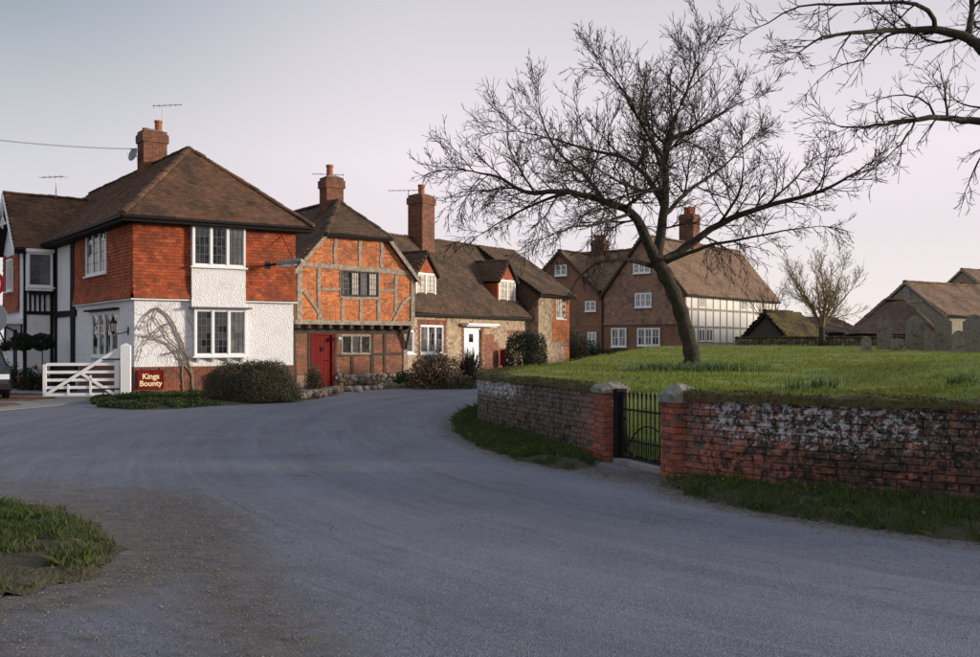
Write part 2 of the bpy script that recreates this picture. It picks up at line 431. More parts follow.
class MB:
    def __init__(s):
        s.v, s.f, s.r, s.n = [], [], [], 0
    def add(s, vs, fs, rnd=None):
        vs = np.asarray(vs, float).reshape(-1, 3)
        s.v.append(vs)
        n = s.n
        for f in fs:
            s.f.append([i + n for i in f])
        if rnd is None:
            rnd = random.random()
        s.r.extend([rnd] * len(fs) if np.isscalar(rnd) else list(rnd))
        s.n += len(vs)
    def many(s, V, faces, rnd):
        """V (N,k,3); the same faces for each; rnd (N,)"""
        Nn, k, _ = V.shape
        if not Nn:
            return
        s.v.append(V.reshape(-1, 3))
        fa = np.asarray(faces)
        idx = (np.arange(Nn) * k)[:, None, None] + fa[None] + s.n
        s.f.extend(idx.reshape(-1, fa.shape[1]).tolist())
        s.r.extend(np.repeat(rnd, len(fa)).tolist())
        s.n += Nn * k
    def box(s, fr, a0, a1, b0, b1, c0, c1, rnd=None):
        P = [fr.pt(a, b, c) for c in (c0, c1) for a, b in ((a0, b0), (a1, b0), (a1, b1), (a0, b1))]
        s.add(P, [(4, 5, 6, 7), (3, 2, 1, 0), (0, 1, 5, 4), (3, 7, 6, 2), (0, 4, 7, 3), (1, 2, 6, 5)], rnd)
    def poly(s, pts, rnd=None):
        s.add(pts, [list(range(len(pts)))], rnd)
    def slab(s, pts, d, rnd=None):
        n = len(pts)
        P = list(pts) + [p + d for p in pts]
        s.add(P, [list(range(n)), list(range(2 * n - 1, n - 1, -1))] + [(i, i + n, (i + 1) % n + n, (i + 1) % n) for i in range(n)], rnd)
    def tube(s, pts, rad, sides=6, rnd=None, cap=True):
        pts = [Vector(p) for p in pts]
        n = len(pts)
        if np.isscalar(rad):
            rad = [rad] * n
        P = []
        ref = Vector((.31, .17, .93))
        for i, p in enumerate(pts):
            d = (pts[min(i + 1, n - 1)] - pts[max(i - 1, 0)])
            d = d.normalized() if d.length > 1e-9 else Z
            a = d.cross(ref)
            if a.length < .1:
                a = d.cross(Vector((1, 0, 0)))
            a.normalize()
            b = d.cross(a)
            for k in range(sides):
                t = 2 * math.pi * k / sides
                P.append(p + (a * math.cos(t) + b * math.sin(t)) * rad[i])
        fs = []
        for i in range(n - 1):
            for k in range(sides):
                k2 = (k + 1) % sides
                fs.append((i * sides + k, i * sides + k2, (i + 1) * sides + k2, (i + 1) * sides + k))
        if cap:
            fs.append(list(range(sides - 1, -1, -1)))
            fs.append([(n - 1) * sides + k for k in range(sides)])
        s.add(P, fs, rnd)
    def lathe(s, c, prof, sides=12, rnd=None):
        """prof: (radius, z)"""
        c = Vector(c)
        P = [c + Vector((r * math.cos(2 * math.pi * k / sides), r * math.sin(2 * math.pi * k / sides), z)) for r, z in prof for k in range(sides)]
        fs = []
        for i in range(len(prof) - 1):
            for k in range(sides):
                k2 = (k + 1) % sides
                fs.append((i * sides + k, i * sides + k2, (i + 1) * sides + k2, (i + 1) * sides + k))
        fs.append(list(range(sides - 1, -1, -1)))
        fs.append([(len(prof) - 1) * sides + k for k in range(sides)])
        s.add(P, fs, rnd)
    def build(s, name, m, parent=None, kind=None, smooth=False, origin=None, label=None, cat=None, group=None):
        me = bpy.data.meshes.new(name)
        o = bpy.data.objects.new(name, me)
        og = ORG[parent.name] if parent else Vector(origin or (0, 0, 0))
        V = np.concatenate(s.v) - np.array(og) if s.v else np.zeros((0, 3))
        me.from_pydata(V.tolist(), [], s.f)
        if s.r:
            at_ = me.attributes.new('rnd', 'FLOAT', 'FACE')
            at_.data.foreach_set('value', np.asarray(s.r, dtype=np.float32))
        me.materials.append(m)
        if smooth:
            me.polygons.foreach_set('use_smooth', [True] * len(me.polygons))
        me.update()
        COL.objects.link(o)
        if parent:
            o.parent = parent
        else:
            o.location = og
        ORG[o.name] = Vector(og)
        if kind:
            o['kind'] = kind
        if label:
            tag(o, label, cat, group)
        return o

def tag(o, label, cat=None, group=None):
    o['label'] = label
    if cat:
        o['category'] = cat
    if group:
        o['group'] = group
    return o
def thing(name, label, cat, loc, group=None):
    o = bpy.data.objects.new(name, None)
    COL.objects.link(o)
    o.location = loc
    o.empty_display_size = .2
    ORG[o.name] = Vector(loc)
    return tag(o, label, cat, group)
def part(name, parent, m, fn, **kw):
    b = MB()
    fn(b)
    return b.build(name, m, parent, **kw)
def boxpart(name, parent, m, fr, *a, **kw):
    b = MB()
    b.box(fr, *a)
    return b.build(name, m, parent, **kw)

def pip(poly, a, b):
    a, b = np.asarray(a, float), np.asarray(b, float)
    ins = np.zeros(a.shape, bool)
    n = len(poly)
    for i in range(n):
        x0, y0 = poly[i]
        x1, y1 = poly[(i + 1) % n]
        c = ((y0 > b) != (y1 > b))
        with np.errstate(divide='ignore', invalid='ignore'):
            xx = (x1 - x0) * (b - y0) / (y1 - y0 + 1e-12) + x0
        ins ^= c & (a < xx)
    return ins

BOXF = [(4, 5, 6, 7), (0, 1, 5, 4), (3, 7, 6, 2), (0, 4, 7, 3), (1, 2, 6, 5)]
def emit(mb, fr, a0, a1, b0, b1, back, fb, ft, rnd, jit=0.0):
    n = len(a0)
    if not n:
        return
    o, u, v, nn = (np.array(x) for x in (fr.o, fr.u, fr.v, fr.n))
    A = np.stack([a0, a1, a1, a0] * 2, 1)
    B = np.stack([b0, b0, b1, b1] * 2, 1)
    bk = np.broadcast_to(back, (n,))
    C = np.stack([bk, bk, bk, bk, fb, fb, ft, ft], 1)
    if jit:
        A = A + RNG.normal(0, jit, A.shape); B = B + RNG.normal(0, jit, B.shape)
        C[:, 4:] += RNG.normal(0, jit, (n, 4))
    V = o + A[..., None] * u + B[..., None] * v + C[..., None] * nn
    mb.many(V, BOXF, rnd)

def tiles(mb, fr, poly, tw=.17, exp=.105, base=.0, holes=(), flare=None, sag=0.0, thick=.018, clip=None):
    """lapped plain tiles over a polygon of the plane"""
    pa = np.array(poly)
    (a0, b0), (a1, b1) = pa.min(0), pa.max(0)
    rows = np.arange(b0, b1, exp)
    As, Bs = [], []
    for i, b in enumerate(rows):
        a = np.arange(a0 - tw, a1 + tw, tw) + (i % 2) * tw / 2
        As.append(a); Bs.append(np.full(len(a), b) + .006 * np.sin(a * 1.7 + i))
    A, B = np.concatenate(As), np.concatenate(Bs)
    if clip:
        k = (A + tw > clip[0] + .02) & (A < clip[1] - .02) & (B + exp * .5 > b0) & (B + exp * .5 < b1)
    else:
        k = pip(poly, A + tw / 2, B + exp * .5)
    for h in holes:
        k &= ~((A + tw * .5 > h[0]) & (A + tw * .5 < h[2]) & (B + exp * .5 > h[1]) & (B + exp * .5 < h[3]))
    A, B = A[k], B[k]
    n = len(A)
    j = RNG.normal(0, 1, (4, n))
    off = np.full(n, base)
    if flare:
        off = off + flare[1] * np.exp(-(B - flare[0]) / flare[2])
    if sag:
        off = off + sag * (np.sin(A * .9 + 1) * np.cos(B * 1.3) + .5 * np.sin(A * 2.3 + B * 2))
    ln = exp * 1.3
    fb = off + thick + .006 + .004 * np.abs(j[0])
    ft = off + .008 + .002 * j[1]
    g = .002
    lo_a, hi_a = clip or (-1e9, 1e9)
    emit(mb, fr, np.maximum(A + g, lo_a), np.minimum(A + tw - g, hi_a), B + .004 * j[2], B + ln, off - .02, fb, ft, RNG.random(n), .0015)

def bricks(mb, fr, a0, a1, b0, b1, base=0., poly=None, holes=(), bl=.225, bh=.075, g=.011, proud=.012):
    As, Ae, Bs, Be = [], [], [], []
    i = 0
    b = b0
    while b < b1 - .02:
        a = a0 - (bl / 2 if i % 2 else 0) - RNG.random() * .03
        while a < a1:
            L = bl if RNG.random() < .72 else bl / 2
            s, e = max(a, a0), min(a + L, a1)
            if e - s > .03:
                As.append(s); Ae.append(e); Bs.append(b); Be.append(min(b + bh, b1))
            a += L
        b += bh
        i += 1
    A0, A1, B0, B1 = map(np.array, (As, Ae, Bs, Be))
    ca, cb = (A0 + A1) / 2, (B0 + B1) / 2
    k = np.ones(len(ca), bool)
    if poly is not None:
        k &= pip(poly, ca, cb)
    for h in holes:
        k &= ~((ca > h[0] - .02) & (ca < h[2] + .02) & (cb > h[1] - .02) & (cb < h[3] + .02))
    A0, A1, B0, B1 = A0[k], A1[k], B0[k], B1[k]
    n = len(A0)
    f = base + proud + RNG.normal(0, .003, n)
    emit(mb, fr, A0 + g / 2, A1 - g / 2, B0 + g / 2, B1 - g / 2, base - .02, f, f, RNG.random(n), .002)

def sheet(mb, fr, a0, b0, a1, b1, holes=(), c=0., reveal=.12):
    """rectangular wall face with openings and their reveals"""
    xs = sorted({a0, a1, *[max(a0, min(a1, h[i])) for h in holes for i in (0, 2)]})
    ys = sorted({b0, b1, *[max(b0, min(b1, h[i])) for h in holes for i in (1, 3)]})
    for i in range(len(xs) - 1):
        for j in range(len(ys) - 1):
            x, y = (xs[i] + xs[i + 1]) / 2, (ys[j] + ys[j + 1]) / 2
            if any(h[0] < x < h[2] and h[1] < y < h[3] for h in holes):
                continue
            mb.poly([fr.pt(xs[i], ys[j], c), fr.pt(xs[i + 1], ys[j], c), fr.pt(xs[i + 1], ys[j + 1], c), fr.pt(xs[i], ys[j + 1], c)])
    for h in holes:
        q = [(h[0], h[1]), (h[2], h[1]), (h[2], h[3]), (h[0], h[3])]
        for i in range(4):
            p0, p1 = q[i], q[(i + 1) % 4]
            mb.poly([fr.pt(*p0, c), fr.pt(*p1, c), fr.pt(*p1, c - reveal), fr.pt(*p0, c - reveal)])

def window(root, fr, r, ncas=3, cols=2, rows=4, c=0., fw=.055, m=None, glass=None, bar=None, sill=True, diamond=False, depth=.09, barw=.012):
    """frame with mullions; sub-parts: a pane, lights and bars for each casement, and a sill"""
    m, glass, bar = m or M_WHITE, glass or M_GLASS, bar or M_LEAD
    a0, b0, a1, b1 = r
    cb, cf = c - depth, c + .0
    b = MB()
    b.box(fr, a0, a1, b1 - fw, b1, cb, cf); b.box(fr, a0, a1, b0, b0 + fw, cb, cf)
    b.box(fr, a0, a0 + fw, b0 + fw, b1 - fw, cb, cf); b.box(fr, a1 - fw, a1, b0 + fw, b1 - fw, cb, cf)
    ia0, ia1, ib0, ib1 = a0 + fw, a1 - fw, b0 + fw, b1 - fw
    wd = (ia1 - ia0) / ncas
    for i in range(1, ncas):
        x = ia0 + wd * i
        b.box(fr, x - fw * .5, x + fw * .5, ib0, ib1, cb, cf + .004)
    wo = b.build('window', m, root)
    for i in range(ncas):
        x0 = ia0 + wd * i + (fw * .5 if i else 0)
        x1 = ia0 + wd * (i + 1) - (fw * .5 if i < ncas - 1 else 0)
        cw = fw * .55
        q = MB()
        c2 = cf - .022
        q.box(fr, x0, x1, ib1 - cw, ib1, c2 - .03, c2); q.box(fr, x0, x1, ib0, ib0 + cw, c2 - .03, c2)
        q.box(fr, x0, x0 + cw, ib0 + cw, ib1 - cw, c2 - .03, c2); q.box(fr, x1 - cw, x1, ib0 + cw, ib1 - cw, c2 - .03, c2)
        q.build('casement', m, wo)
        x0 += cw; x1 -= cw
        y0, y1 = ib0 + cw, ib1 - cw
        g = MB()
        gc = c2 - .022
        for ci in range(cols):
            for ri in range(rows):
                xa, xb = x0 + (x1 - x0) * ci / cols, x0 + (x1 - x0) * (ci + 1) / cols
                ya, yb = y0 + (y1 - y0) * ri / rows, y0 + (y1 - y0) * (ri + 1) / rows
                j = [random.gauss(0, .0035) for _ in range(3)]
                g.poly([fr.pt(xa, ya, gc + j[0]), fr.pt(xb, ya, gc + j[1]), fr.pt(xb, yb, gc + j[2]), fr.pt(xa, yb, gc + j[0] + j[2] - j[1])])
        g.build('pane', glass[i % len(glass)] if isinstance(glass, (list, tuple)) else glass, wo)
        if cols * rows > 1:
            h = MB()
            lc = gc + .012
            if diamond:
                st = .11
                k = -(y1 - y0)
                while k < (x1 - x0):
                    for sg in (1, -1):
                        pts = []
                        for tt in np.linspace(0, y1 - y0, 9):
                            xx = x0 + k + tt if sg > 0 else x1 - k - tt
                            if x0 <= xx <= x1:
                                pts.append(fr.pt(xx, y0 + tt, lc))
                        if len(pts) > 1:
                            h.tube([pts[0], pts[-1]], barw * .6, 4)
                    k += st
            else:
                for ci in range(1, cols):
                    x = x0 + (x1 - x0) * ci / cols
                    h.box(fr, x - barw / 2, x + barw / 2, y0, y1, gc + .006, lc)
                for ri in range(1, rows):
                    y = y0 + (y1 - y0) * ri / rows
                    h.box(fr, x0, x1, y - barw / 2, y + barw / 2, gc + .006, lc + .002)
            if h.n:
                h.build('glazing_bar', bar, wo)
    if sill:
        boxpart('sill', wo, m, fr, a0 - .06, a1 + .06, b0 - .05, b0 - .002, cb, cf + .07)
    return wo

def beam(root, fr, p0, p1, wd, proud=.04, m=None, c=0., name='timber', wob=.012, nseg=4, back=.05):
    p0, p1 = np.array(p0, float), np.array(p1, float)
    d = p1 - p0
    L = np.linalg.norm(d)
    d = d / L
    nrm = np.array([-d[1], d[0]])
    b = MB()
    P = []
    j0 = random.uniform(-.002, .002)
    for i in range(nseg + 1):
        t = i / nseg
        q = p0 + d * L * t + nrm * (random.gauss(0, wob) if 0 < i < nseg else 0)
        h = wd / 2 * (1 + random.gauss(0, .07))
        e = proud + j0 + random.gauss(0, .0015)
        for s, cc in ((-1, c - back), (-1, c + e), (1, c + e), (1, c - back)):
            qq = q + nrm * h * s
            P.append(fr.pt(qq[0], qq[1], cc))
    fs = [(0, 1, 2, 3), tuple(nseg * 4 + k for k in (3, 2, 1, 0))]
    for i in range(nseg):
        for k in range(4):
            k2 = (k + 1) % 4
            fs.append((i * 4 + k, (i + 1) * 4 + k, (i + 1) * 4 + k2, i * 4 + k2))
    b.add(P, fs)
    return b.build(name, m or M_GREYWOOD, root)
def beampx(root, fr, x0, y0, x1, y1, wpx, Y, **kw):
    c = kw.get('c', 0.)
    return beam(root, fr, fr.px(x0, y0, c), fr.px(x1, y1, c), wpx * Y / F, **kw)

def ridge_tiles(mb, p, q, r=.11, ln=.32):
    d = q - p
    n = max(1, int(d.length / ln))
    u = d.normalized()
    s = u.cross(Z).normalized()
    up = s.cross(u)
    for i in range(n):
        c0 = p + u * (d.length * i / n)
        c1 = p + u * (d.length * (i + 1) / n + .03)
        P = []
        jr = r * random.uniform(.92, 1.08)
        lift = random.gauss(0, .008)
        for c, rr in ((c0, jr * 1.08), (c1, jr * .94)):
            for k in range(7):
                t = math.pi * (k / 6)
                P.append(c + s * math.cos(t) * rr * 1.15 + up * (math.sin(t) * rr * .8 + lift - .04))
        fs = [(k, k + 1, k + 8, k + 7) for k in range(6)] + [tuple(range(6, -1, -1)), tuple(range(7, 14))]
        mb.add(P, fs)

def roof(root, planes, m, ridges=(), tw=.17, exp=.105, sag=0., thick=.018, rr=.11, name='roof'):
    """planes: (eave left, eave right, polygon of 3D points); tiles joined as one part, ridge tiles another"""
    base, tl, rt = MB(), MB(), MB()
    for e0, e1, pts in planes:
        top = max(pts, key=lambda p: p.z)
        f = Roof(e0, e1, top)
        base.slab([p - f.n * (.03 + sag * 2) for p in pts], -f.n * .10)
        tiles(tl, f, [loc2(f, p) for p in pts], tw, exp, 0., sag=sag, thick=thick)
    ro = base.build(name, M_SARK, root)
    o = tl.build('roof_tiles', m, ro, kind='stuff')
    if ridges:
        for p, q in ridges:
            ridge_tiles(rt, p, q, rr)
        rt.build('ridge_tiles', m, ro, kind='stuff')
    return ro

def chimney(root, cx, cy, u, su, sv, z0, z1, pots=(), corbel=True, m=None):
    """brick stack; u is the plan direction of one side; su, sv half sizes"""
    u = Vector((u[0], u[1], 0)).normalized()
    v = Vector((-u.y, u.x, 0))
    c = Vector((cx, cy, 0))
    core, br = MB(), MB()
    def ring(hu, hv, za, zb):
        for d, h, hw in ((u, hu, hv), (v, hv, hu), (-u, hu, hv), (-v, hv, hu)):
            side = Z.cross(d)
            f = Fr(c + d * h - side * hw, side, Z)
            bricks(br, f, 0, 2 * hw, za, zb, 0.)
    f0 = Fr(c, u, v)
    zc = z1 - .42 if corbel else z1
    core.box(f0, -su, su, -sv, sv, z0, zc)
    ring(su, sv, z0, zc)
    if corbel:
        core.box(f0, -su - .05, su + .05, -sv - .05, sv + .05, zc, z1 - .12)
        ring(su + .05, sv + .05, zc, z1 - .12)
        core.box(f0, -su - .0, su + .0, -sv - .0, sv + .0, z1 - .12, z1)
        ring(su, sv, z1 - .12, z1)
    ch = core.build('chimney', M_MORTAR, root)
    br.build('chimney_bricks', m or M_CBRICK, ch, kind='stuff')
    for (du, dv, r, h) in pots:
        part('chimney_pot', ch, M_POT, lambda b: b.lathe(c + u * du + v * dv + Z * z1, [(r, -.03), (r * .95, h * .8), (r * 1.12, h * .82), (r * 1.1, h), (r * .8, h), (r * .75, h * .6)], 12), smooth=False)
    fl = MB()
    for k, (hu, hv, zz) in enumerate(((su - .03, sv - .03, 0), )):
        P = [f0.pt(a, b, z1 + (.0 if (abs(a) > .01) else .0)) for a, b in ((-hu, -hv), (hu, -hv), (hu, hv), (-hu, hv))]
        P2 = [f0.pt(a * .5, b * .5, z1 + .09) for a, b in ((-hu, -hv), (hu, -hv), (hu, hv), (-hu, hv))]
        fl.add(P + P2, [(4, 5, 6, 7)] + [(i, (i + 1) % 4, (i + 1) % 4 + 4, i + 4) for i in range(4)])
    fl.build('flaunching', M_STONECAP, ch)
    return ch

def aerial(name, label, base, h, boom, d, n=7, tilt=0.):
    r = thing(name, label, 'aerial', base)
    d = Vector(d).normalized()
    top = Vector(base) + Z * h
    part('mast', r, M_METAL, lambda b: b.tube([base, top], .018, 6))
    part('boom', r, M_METAL, lambda b: b.tube([top - d * boom * .35 - Z * tilt * .35, top + d * boom * .65 + Z * tilt * .65], .014, 5))
    s = d.cross(Z)
    for i in range(n):
        t = -.33 + .97 * i / (n - 1)
        q = top + d * boom * t + Z * tilt * t
        ll = .28 * (1 - .4 * i / n)
        part('element', r, M_METAL, lambda b: b.tube([q - s * ll, q + s * ll], .008, 4))
    return r

# leaves and blades ------------------------------------------------
def leaf_cloud(mb, centres, size, up=.0, rnd=None):
    n = len(centres)
    d = RNG.normal(0, 1, (n, 3)); d[:, 2] += up
    d /= np.linalg.norm(d, axis=1)[:, None]
    e = np.cross(d, RNG.normal(0, 1, (n, 3)))
    e /= np.linalg.norm(e, axis=1)[:, None] + 1e-9
    s = size * RNG.uniform(.6, 1.4, n)[:, None]
    fold = np.cross(d, e) * s * .18
    V = np.stack([centres - d * s * .5, centres + e * s * .3 + fold, centres + d * s * .5, centres - e * s * .3 + fold], 1)
    mb.many(V, [(0, 1, 2, 3)], RNG.random(n) if rnd is None else rnd)

def blades(mb, P, h, wd, lean=.5, rnd=None):
    n = len(P)
    an = RNG.uniform(0, 2 * np.pi, n)
    hh = h * RNG.uniform(.45, 1.3, n)
    la = RNG.uniform(0, 2 * np.pi, n); lm = np.abs(RNG.normal(0, lean, n)) * hh
    dx = np.stack([np.cos(an), np.sin(an), np.zeros(n)], 1) * (wd * RNG.uniform(.6, 1.3, n))[:, None] / 2
    top = P + np.stack([np.cos(la) * lm, np.sin(la) * lm, hh], 1)
    mid = P + np.stack([np.cos(la) * lm * .35, np.sin(la) * lm * .35, hh * .6], 1)
    V = np.stack([P - dx, P + dx, mid + dx * .7, top, mid - dx * .7], 1)
    mb.many(V, [(0, 1, 2, 3, 4)], RNG.random(n) if rnd is None else rnd)

def poly_points(poly, n, dens=None):
    pa = np.array(poly)
    lo, hi = pa.min(0), pa.max(0)
    out_, tot = [], 0
    while tot < n:
        q = RNG.uniform(lo, hi, (n * 3, 2))
        q = q[pip(poly, q[:, 0], q[:, 1])]
        if dens is not None and len(q):
            q = q[RNG.random(len(q)) < dens(q)]
        out_.append(q); tot += len(q)
    return np.concatenate(out_)[:n]

def vnoise(P, s, seed=0.):
    return np.array([mnoise.noise(Vector((p[0] * s + seed, p[1] * s, (p[2] if len(p) > 2 else 0) * s))) for p in P])

def bush(name, label, cat, c, rad, n, leaf, m, flat=.0, boxy=2., twigs=40, group=None, shell=.55, twigm=None, lump=.2, leafname='foliage'):
    """a shrub: bare stems and a cloud of leaves with an uneven outline; c is the middle of its foot"""
    r = thing(name, label, cat, c, group)
    d = RNG.normal(0, 1, (n, 3))
    d[:, 2] = np.abs(d[:, 2])
    q = (np.abs(d) ** boxy).sum(1) ** (1 / boxy)
    d /= q[:, None]
    rr = 1 - shell * RNG.random(n) ** 1.6
    ln = np.array([mnoise.noise(Vector(v * 2.6) + Vector(c) * .7) for v in d])
    rr *= 1 + lump * ln + RNG.normal(0, .035, n)
    P = np.array(c) + d * rr[:, None] * np.array(rad)
    P[:, 2] = np.maximum(P[:, 2], c[2] + .02)
    b = MB()
    leaf_cloud(b, P, leaf)
    b.build(leafname, m, r, kind='stuff')
    if twigs:
        t = MB()
        for k in range(twigs):
            an = random.uniform(0, 2 * math.pi); e = random.uniform(.15, 1.) 
            tip = Vector((math.cos(an) * rad[0] * e * .95, math.sin(an) * rad[1] * e * .95, rad[2] * random.uniform(.55, 1.0) * math.sqrt(max(.05, 1 - (e * .9) ** 2))))
            base = Vector((tip.x * .25, tip.y * .25, 0))
            t.tube([Vector(c) + base, Vector(c) + base * .6 + tip * .45 + Z * rad[2] * .12, Vector(c) + tip], [.014, .01, .004], 4, cap=False)
        t.build('stems', twigm or M_TWIG, r, kind='stuff')
    return r

# trees ------------------------------------------------------------
def smooth_path(pts, n):
    pts = [Vector(p) for p in pts]
    P = [pts[0] * 2 - pts[1]] + pts + [pts[-1] * 2 - pts[-2]]
    out_ = []
    segs = len(pts) - 1
    for i in range(n + 1):
        t = i / n * segs
        k = min(int(t), segs - 1)
        t -= k
        a, b, c, d = P[k:k + 4]
        out_.append(.5 * ((2 * b) + (c - a) * t + (2 * a - 5 * b + 4 * c - d) * t * t + (3 * b - a - 3 * c + d) * t ** 3))
    return out_

class Tree:
    def __init__(s, seed, up=.25, spread=1., twr=.0055, dens=1.0, zsplit=None):
        s.zsplit = zsplit
        s.R = random.Random(seed)
        s.limb, s.tw = MB(), MB()
        s.up, s.spread, s.twr, s.dens = up, spread, twr, dens
    def rv(s):
        while True:
            v = Vector((s.R.uniform(-1, 1), s.R.uniform(-1, 1), s.R.uniform(-1, 1)))
            if .05 < v.length < 1:
                return v.normalized()
    def path(s, pts, r0, r1, n=None, sides=8, gnarl=.03, kids=True, first=.18, klen=1.7, lvl=1):
        tot = sum((Vector(pts[i + 1]) - Vector(pts[i])).length for i in range(len(pts) - 1))
        n = n or max(6, int(tot / .22))
        P = smooth_path(pts, n)
        for i in range(1, n):
            P[i] += s.rv() * gnarl * s.R.random()
        rad = [r0 + (r1 - r0) * (i / n) ** .8 for i in range(n + 1)]
        s.limb.tube(P, rad, sides)
        if kids:
            t = first * tot
            while t < tot:
                f = t / tot
                i = min(int(f * n), n - 1)
                dr = (P[i + 1] - P[i]).normalized()
                L = klen * (1.1 - .5 * f) * s.R.uniform(.5, 1.3)
                s.branch(P[i], dr, L, min(rad[i] * .55, .006 + .0155 * L), lvl, ang=s.R.uniform(35, 75))
                t += s.R.uniform(.13, .33) / s.dens
            for q_ in range(3):
                s.branch(P[-1], (P[-1] - P[-2]).normalized(), klen * s.R.uniform(.45, .8), r1, lvl, ang=8 + 14 * q_)
    def branch(s, p, axis, L, r, lvl, ang=50):
        R = s.R
        side = axis.cross(s.rv())
        if side.length < .05:
            return
        side.normalize()
        a = math.radians(ang)
        up = s.up
        if s.zsplit is not None:
            up = s.up * max(-1., min(1., (p.z - s.zsplit) / 1.2))
        d = (axis * math.cos(a) + side * math.sin(a) + Z * up * R.uniform(.2, 1.2)).normalized()
        bend = s.rv() * .09
        nseg = 7 if lvl == 1 else (5 if lvl == 2 else 3)
        P = [p.copy()]
        q = p.copy()
        for i in range(nseg):
            d = (d + s.rv() * .16 + bend + Z * up * .16).normalized()
            q = q + d * (L / nseg)
            P.append(q.copy())
        r = max(r, s.twr)
        rad = [r + (s.twr * .75 - r) * (i / nseg) for i in range(nseg + 1)]
        mb = s.limb if (lvl == 1 and r > .02) else s.tw
        mb.tube(P, rad, 5 if mb is s.limb else 3, cap=False)
        if lvl >= 4 or L < .12:
            return
        step = {1: .135, 2: .17, 3: .6}[lvl] / s.dens
        t = .12 * L
        while t < L:
            f = t / L
            i = min(int(f * nseg), nseg - 1)
            pp = P[i].lerp(P[i + 1], f * nseg - i)
            dr = (P[i + 1] - P[i]).normalized()
            LL = L * {1: .62, 2: .62, 3: .6}[lvl] * (1.15 - .6 * f) * R.uniform(.5, 1.25)
            LL = min(LL, {1: 1.35, 2: .6, 3: .3}[lvl] * s.spread)
            s.branch(pp, dr, LL, rad[i] * .6, lvl + 1, ang=R.uniform(22, 58))
            t += step * R.uniform(.6, 1.5)

# =================================================================== THE SETTING
# wall line of the churchyard (outer foot), from the far end to the pier, and from the other pier to the right
def densify(pts, step):
    P = smooth_path([V2(p) for p in pts], 400)
    d = [0.]
    for i in range(400):
        d.append(d[-1] + (P[i + 1] - P[i]).length)
    n = max(2, int(d[-1] / step))
    return [P[min(400, int(np.searchsorted(d, d[-1] * i / n)))] for i in range(n + 1)]
WALL_L = [(9.5, 49), (7.0, 43), (3.4, 31.0), (1.35, 25.0), (.25, 21.8), (-.19, 19.6), (-.22, 18.3), (.0, 17.2), (.42, 16.0), (1.22, 13.75), (1.50, 12.95)]
WALL_R = [(2.26, 11.0), (2.40, 10.78), (3.1, 10.1), (4.75, 9.0), (6.5, 8.0), (9.5, 6.5), (14, 4.5), (20, 2.5)]
WL, WR = densify(WALL_L, .12), densify(WALL_R, .12)
GATE_A, GATE_B = Vector((1.80, 12.72, 0)), Vector((2.16, 11.42, 0))

def lawn_z(x, y):
    d = math.hypot(x - 3, y - 10)
    z = .74 + .0215 * max(0, y - 12.5)
    z = min(z, 1.44 + .002 * (y - 45)) if y > 40 else z
    z += .04 * mnoise.noise(Vector((x * .25, y * .25, 0))) + .015 * mnoise.noise(Vector((x * 1.1, y * 1.1, 3)))
    # mound on the right
    z += .34 * math.exp(-((x - 10.2) / 2.2) ** 2 - ((y - 19.5) / 2.6) ** 2)
    z += .36 * math.exp(-((x - 7.6) / 1.7) ** 2 - ((y - 12.6) / 1.7) ** 2)
    g = math.hypot(x - 2.0, (y - 12.05))
    s = min(1, max(0, (g - .4) / 1.7))
    s = s * s * (3 - 2 * s)
    return .10 + (z - .10) * s

gb = MB()
gb.poly([Vector((-600, -300, -.03)), Vector((600, -300, -.03)), Vector((600, 900, -.03)), Vector((-600, 900, -.03))])
gb.build('ground', M_TURF, kind='structure')

# ---- island and verges outlines
ISLAND = [(-12, 11.2), (-6.5, 9.9), (-4.7, 9.25), (-3.8, 8.75), (-3.15, 7.9), (-2.76, 7.1), (-2.62, 6.5), (-2.78, 6.0), (-3.5, 5.45), (-6, 4.4), (-12, 2.8)]
VERGE_L_OUT = [(4.6, 36), (1.8, 30), (.2, 25.5), (-.55, 22.5), (-.80, 20), (-.68, 16.9), (-.22, 14.4), (.38, 12.65), (.95, 11.75), (1.35, 12.0)]
VERGE_R_OUT = [(1.92, 10.75), (1.98, 9.7), (2.5, 8.75), (3.2, 7.95), (3.85, 7.35), (6, 6.0), (9, 4.5), (14, 2.6)]
BANK = [(-10.9, 25.6), (-9.8, 23.4), (-8.5, 22.4), (-7.5, 22.7), (-6.9, 23.9), (-6.1, 24.7), (-5.3, 25.6), (-4.95, 27.6), (-4.6, 29.6), (-6.2, 31.4), (-8.4, 30.0), (-10.7, 28.6), (-11.3, 27.0)]

def seg_dist(P, poly, closed=False):
    P = np.asarray(P, float)
    d = np.full(len(P), 1e9)
    m = len(poly)
    for i in range(m if closed else m - 1):
        a, b = np.array(poly[i][:2], float), np.array(poly[(i + 1) % m][:2], float)
        ab = b - a
        t = np.clip(((P - a) @ ab) / (ab @ ab + 1e-9), 0, 1)
        d = np.minimum(d, np.linalg.norm(P - a - t[:, None] * ab, axis=1))
    return d

def offset_path(path, d):
    out_ = []
    for i, p in enumerate(path):
        t = (path[min(i + 1, len(path) - 1)] - path[max(i - 1, 0)]).normalized()
        out_.append(p + Vector((-t.y, t.x, 0)) * d)
    return out_
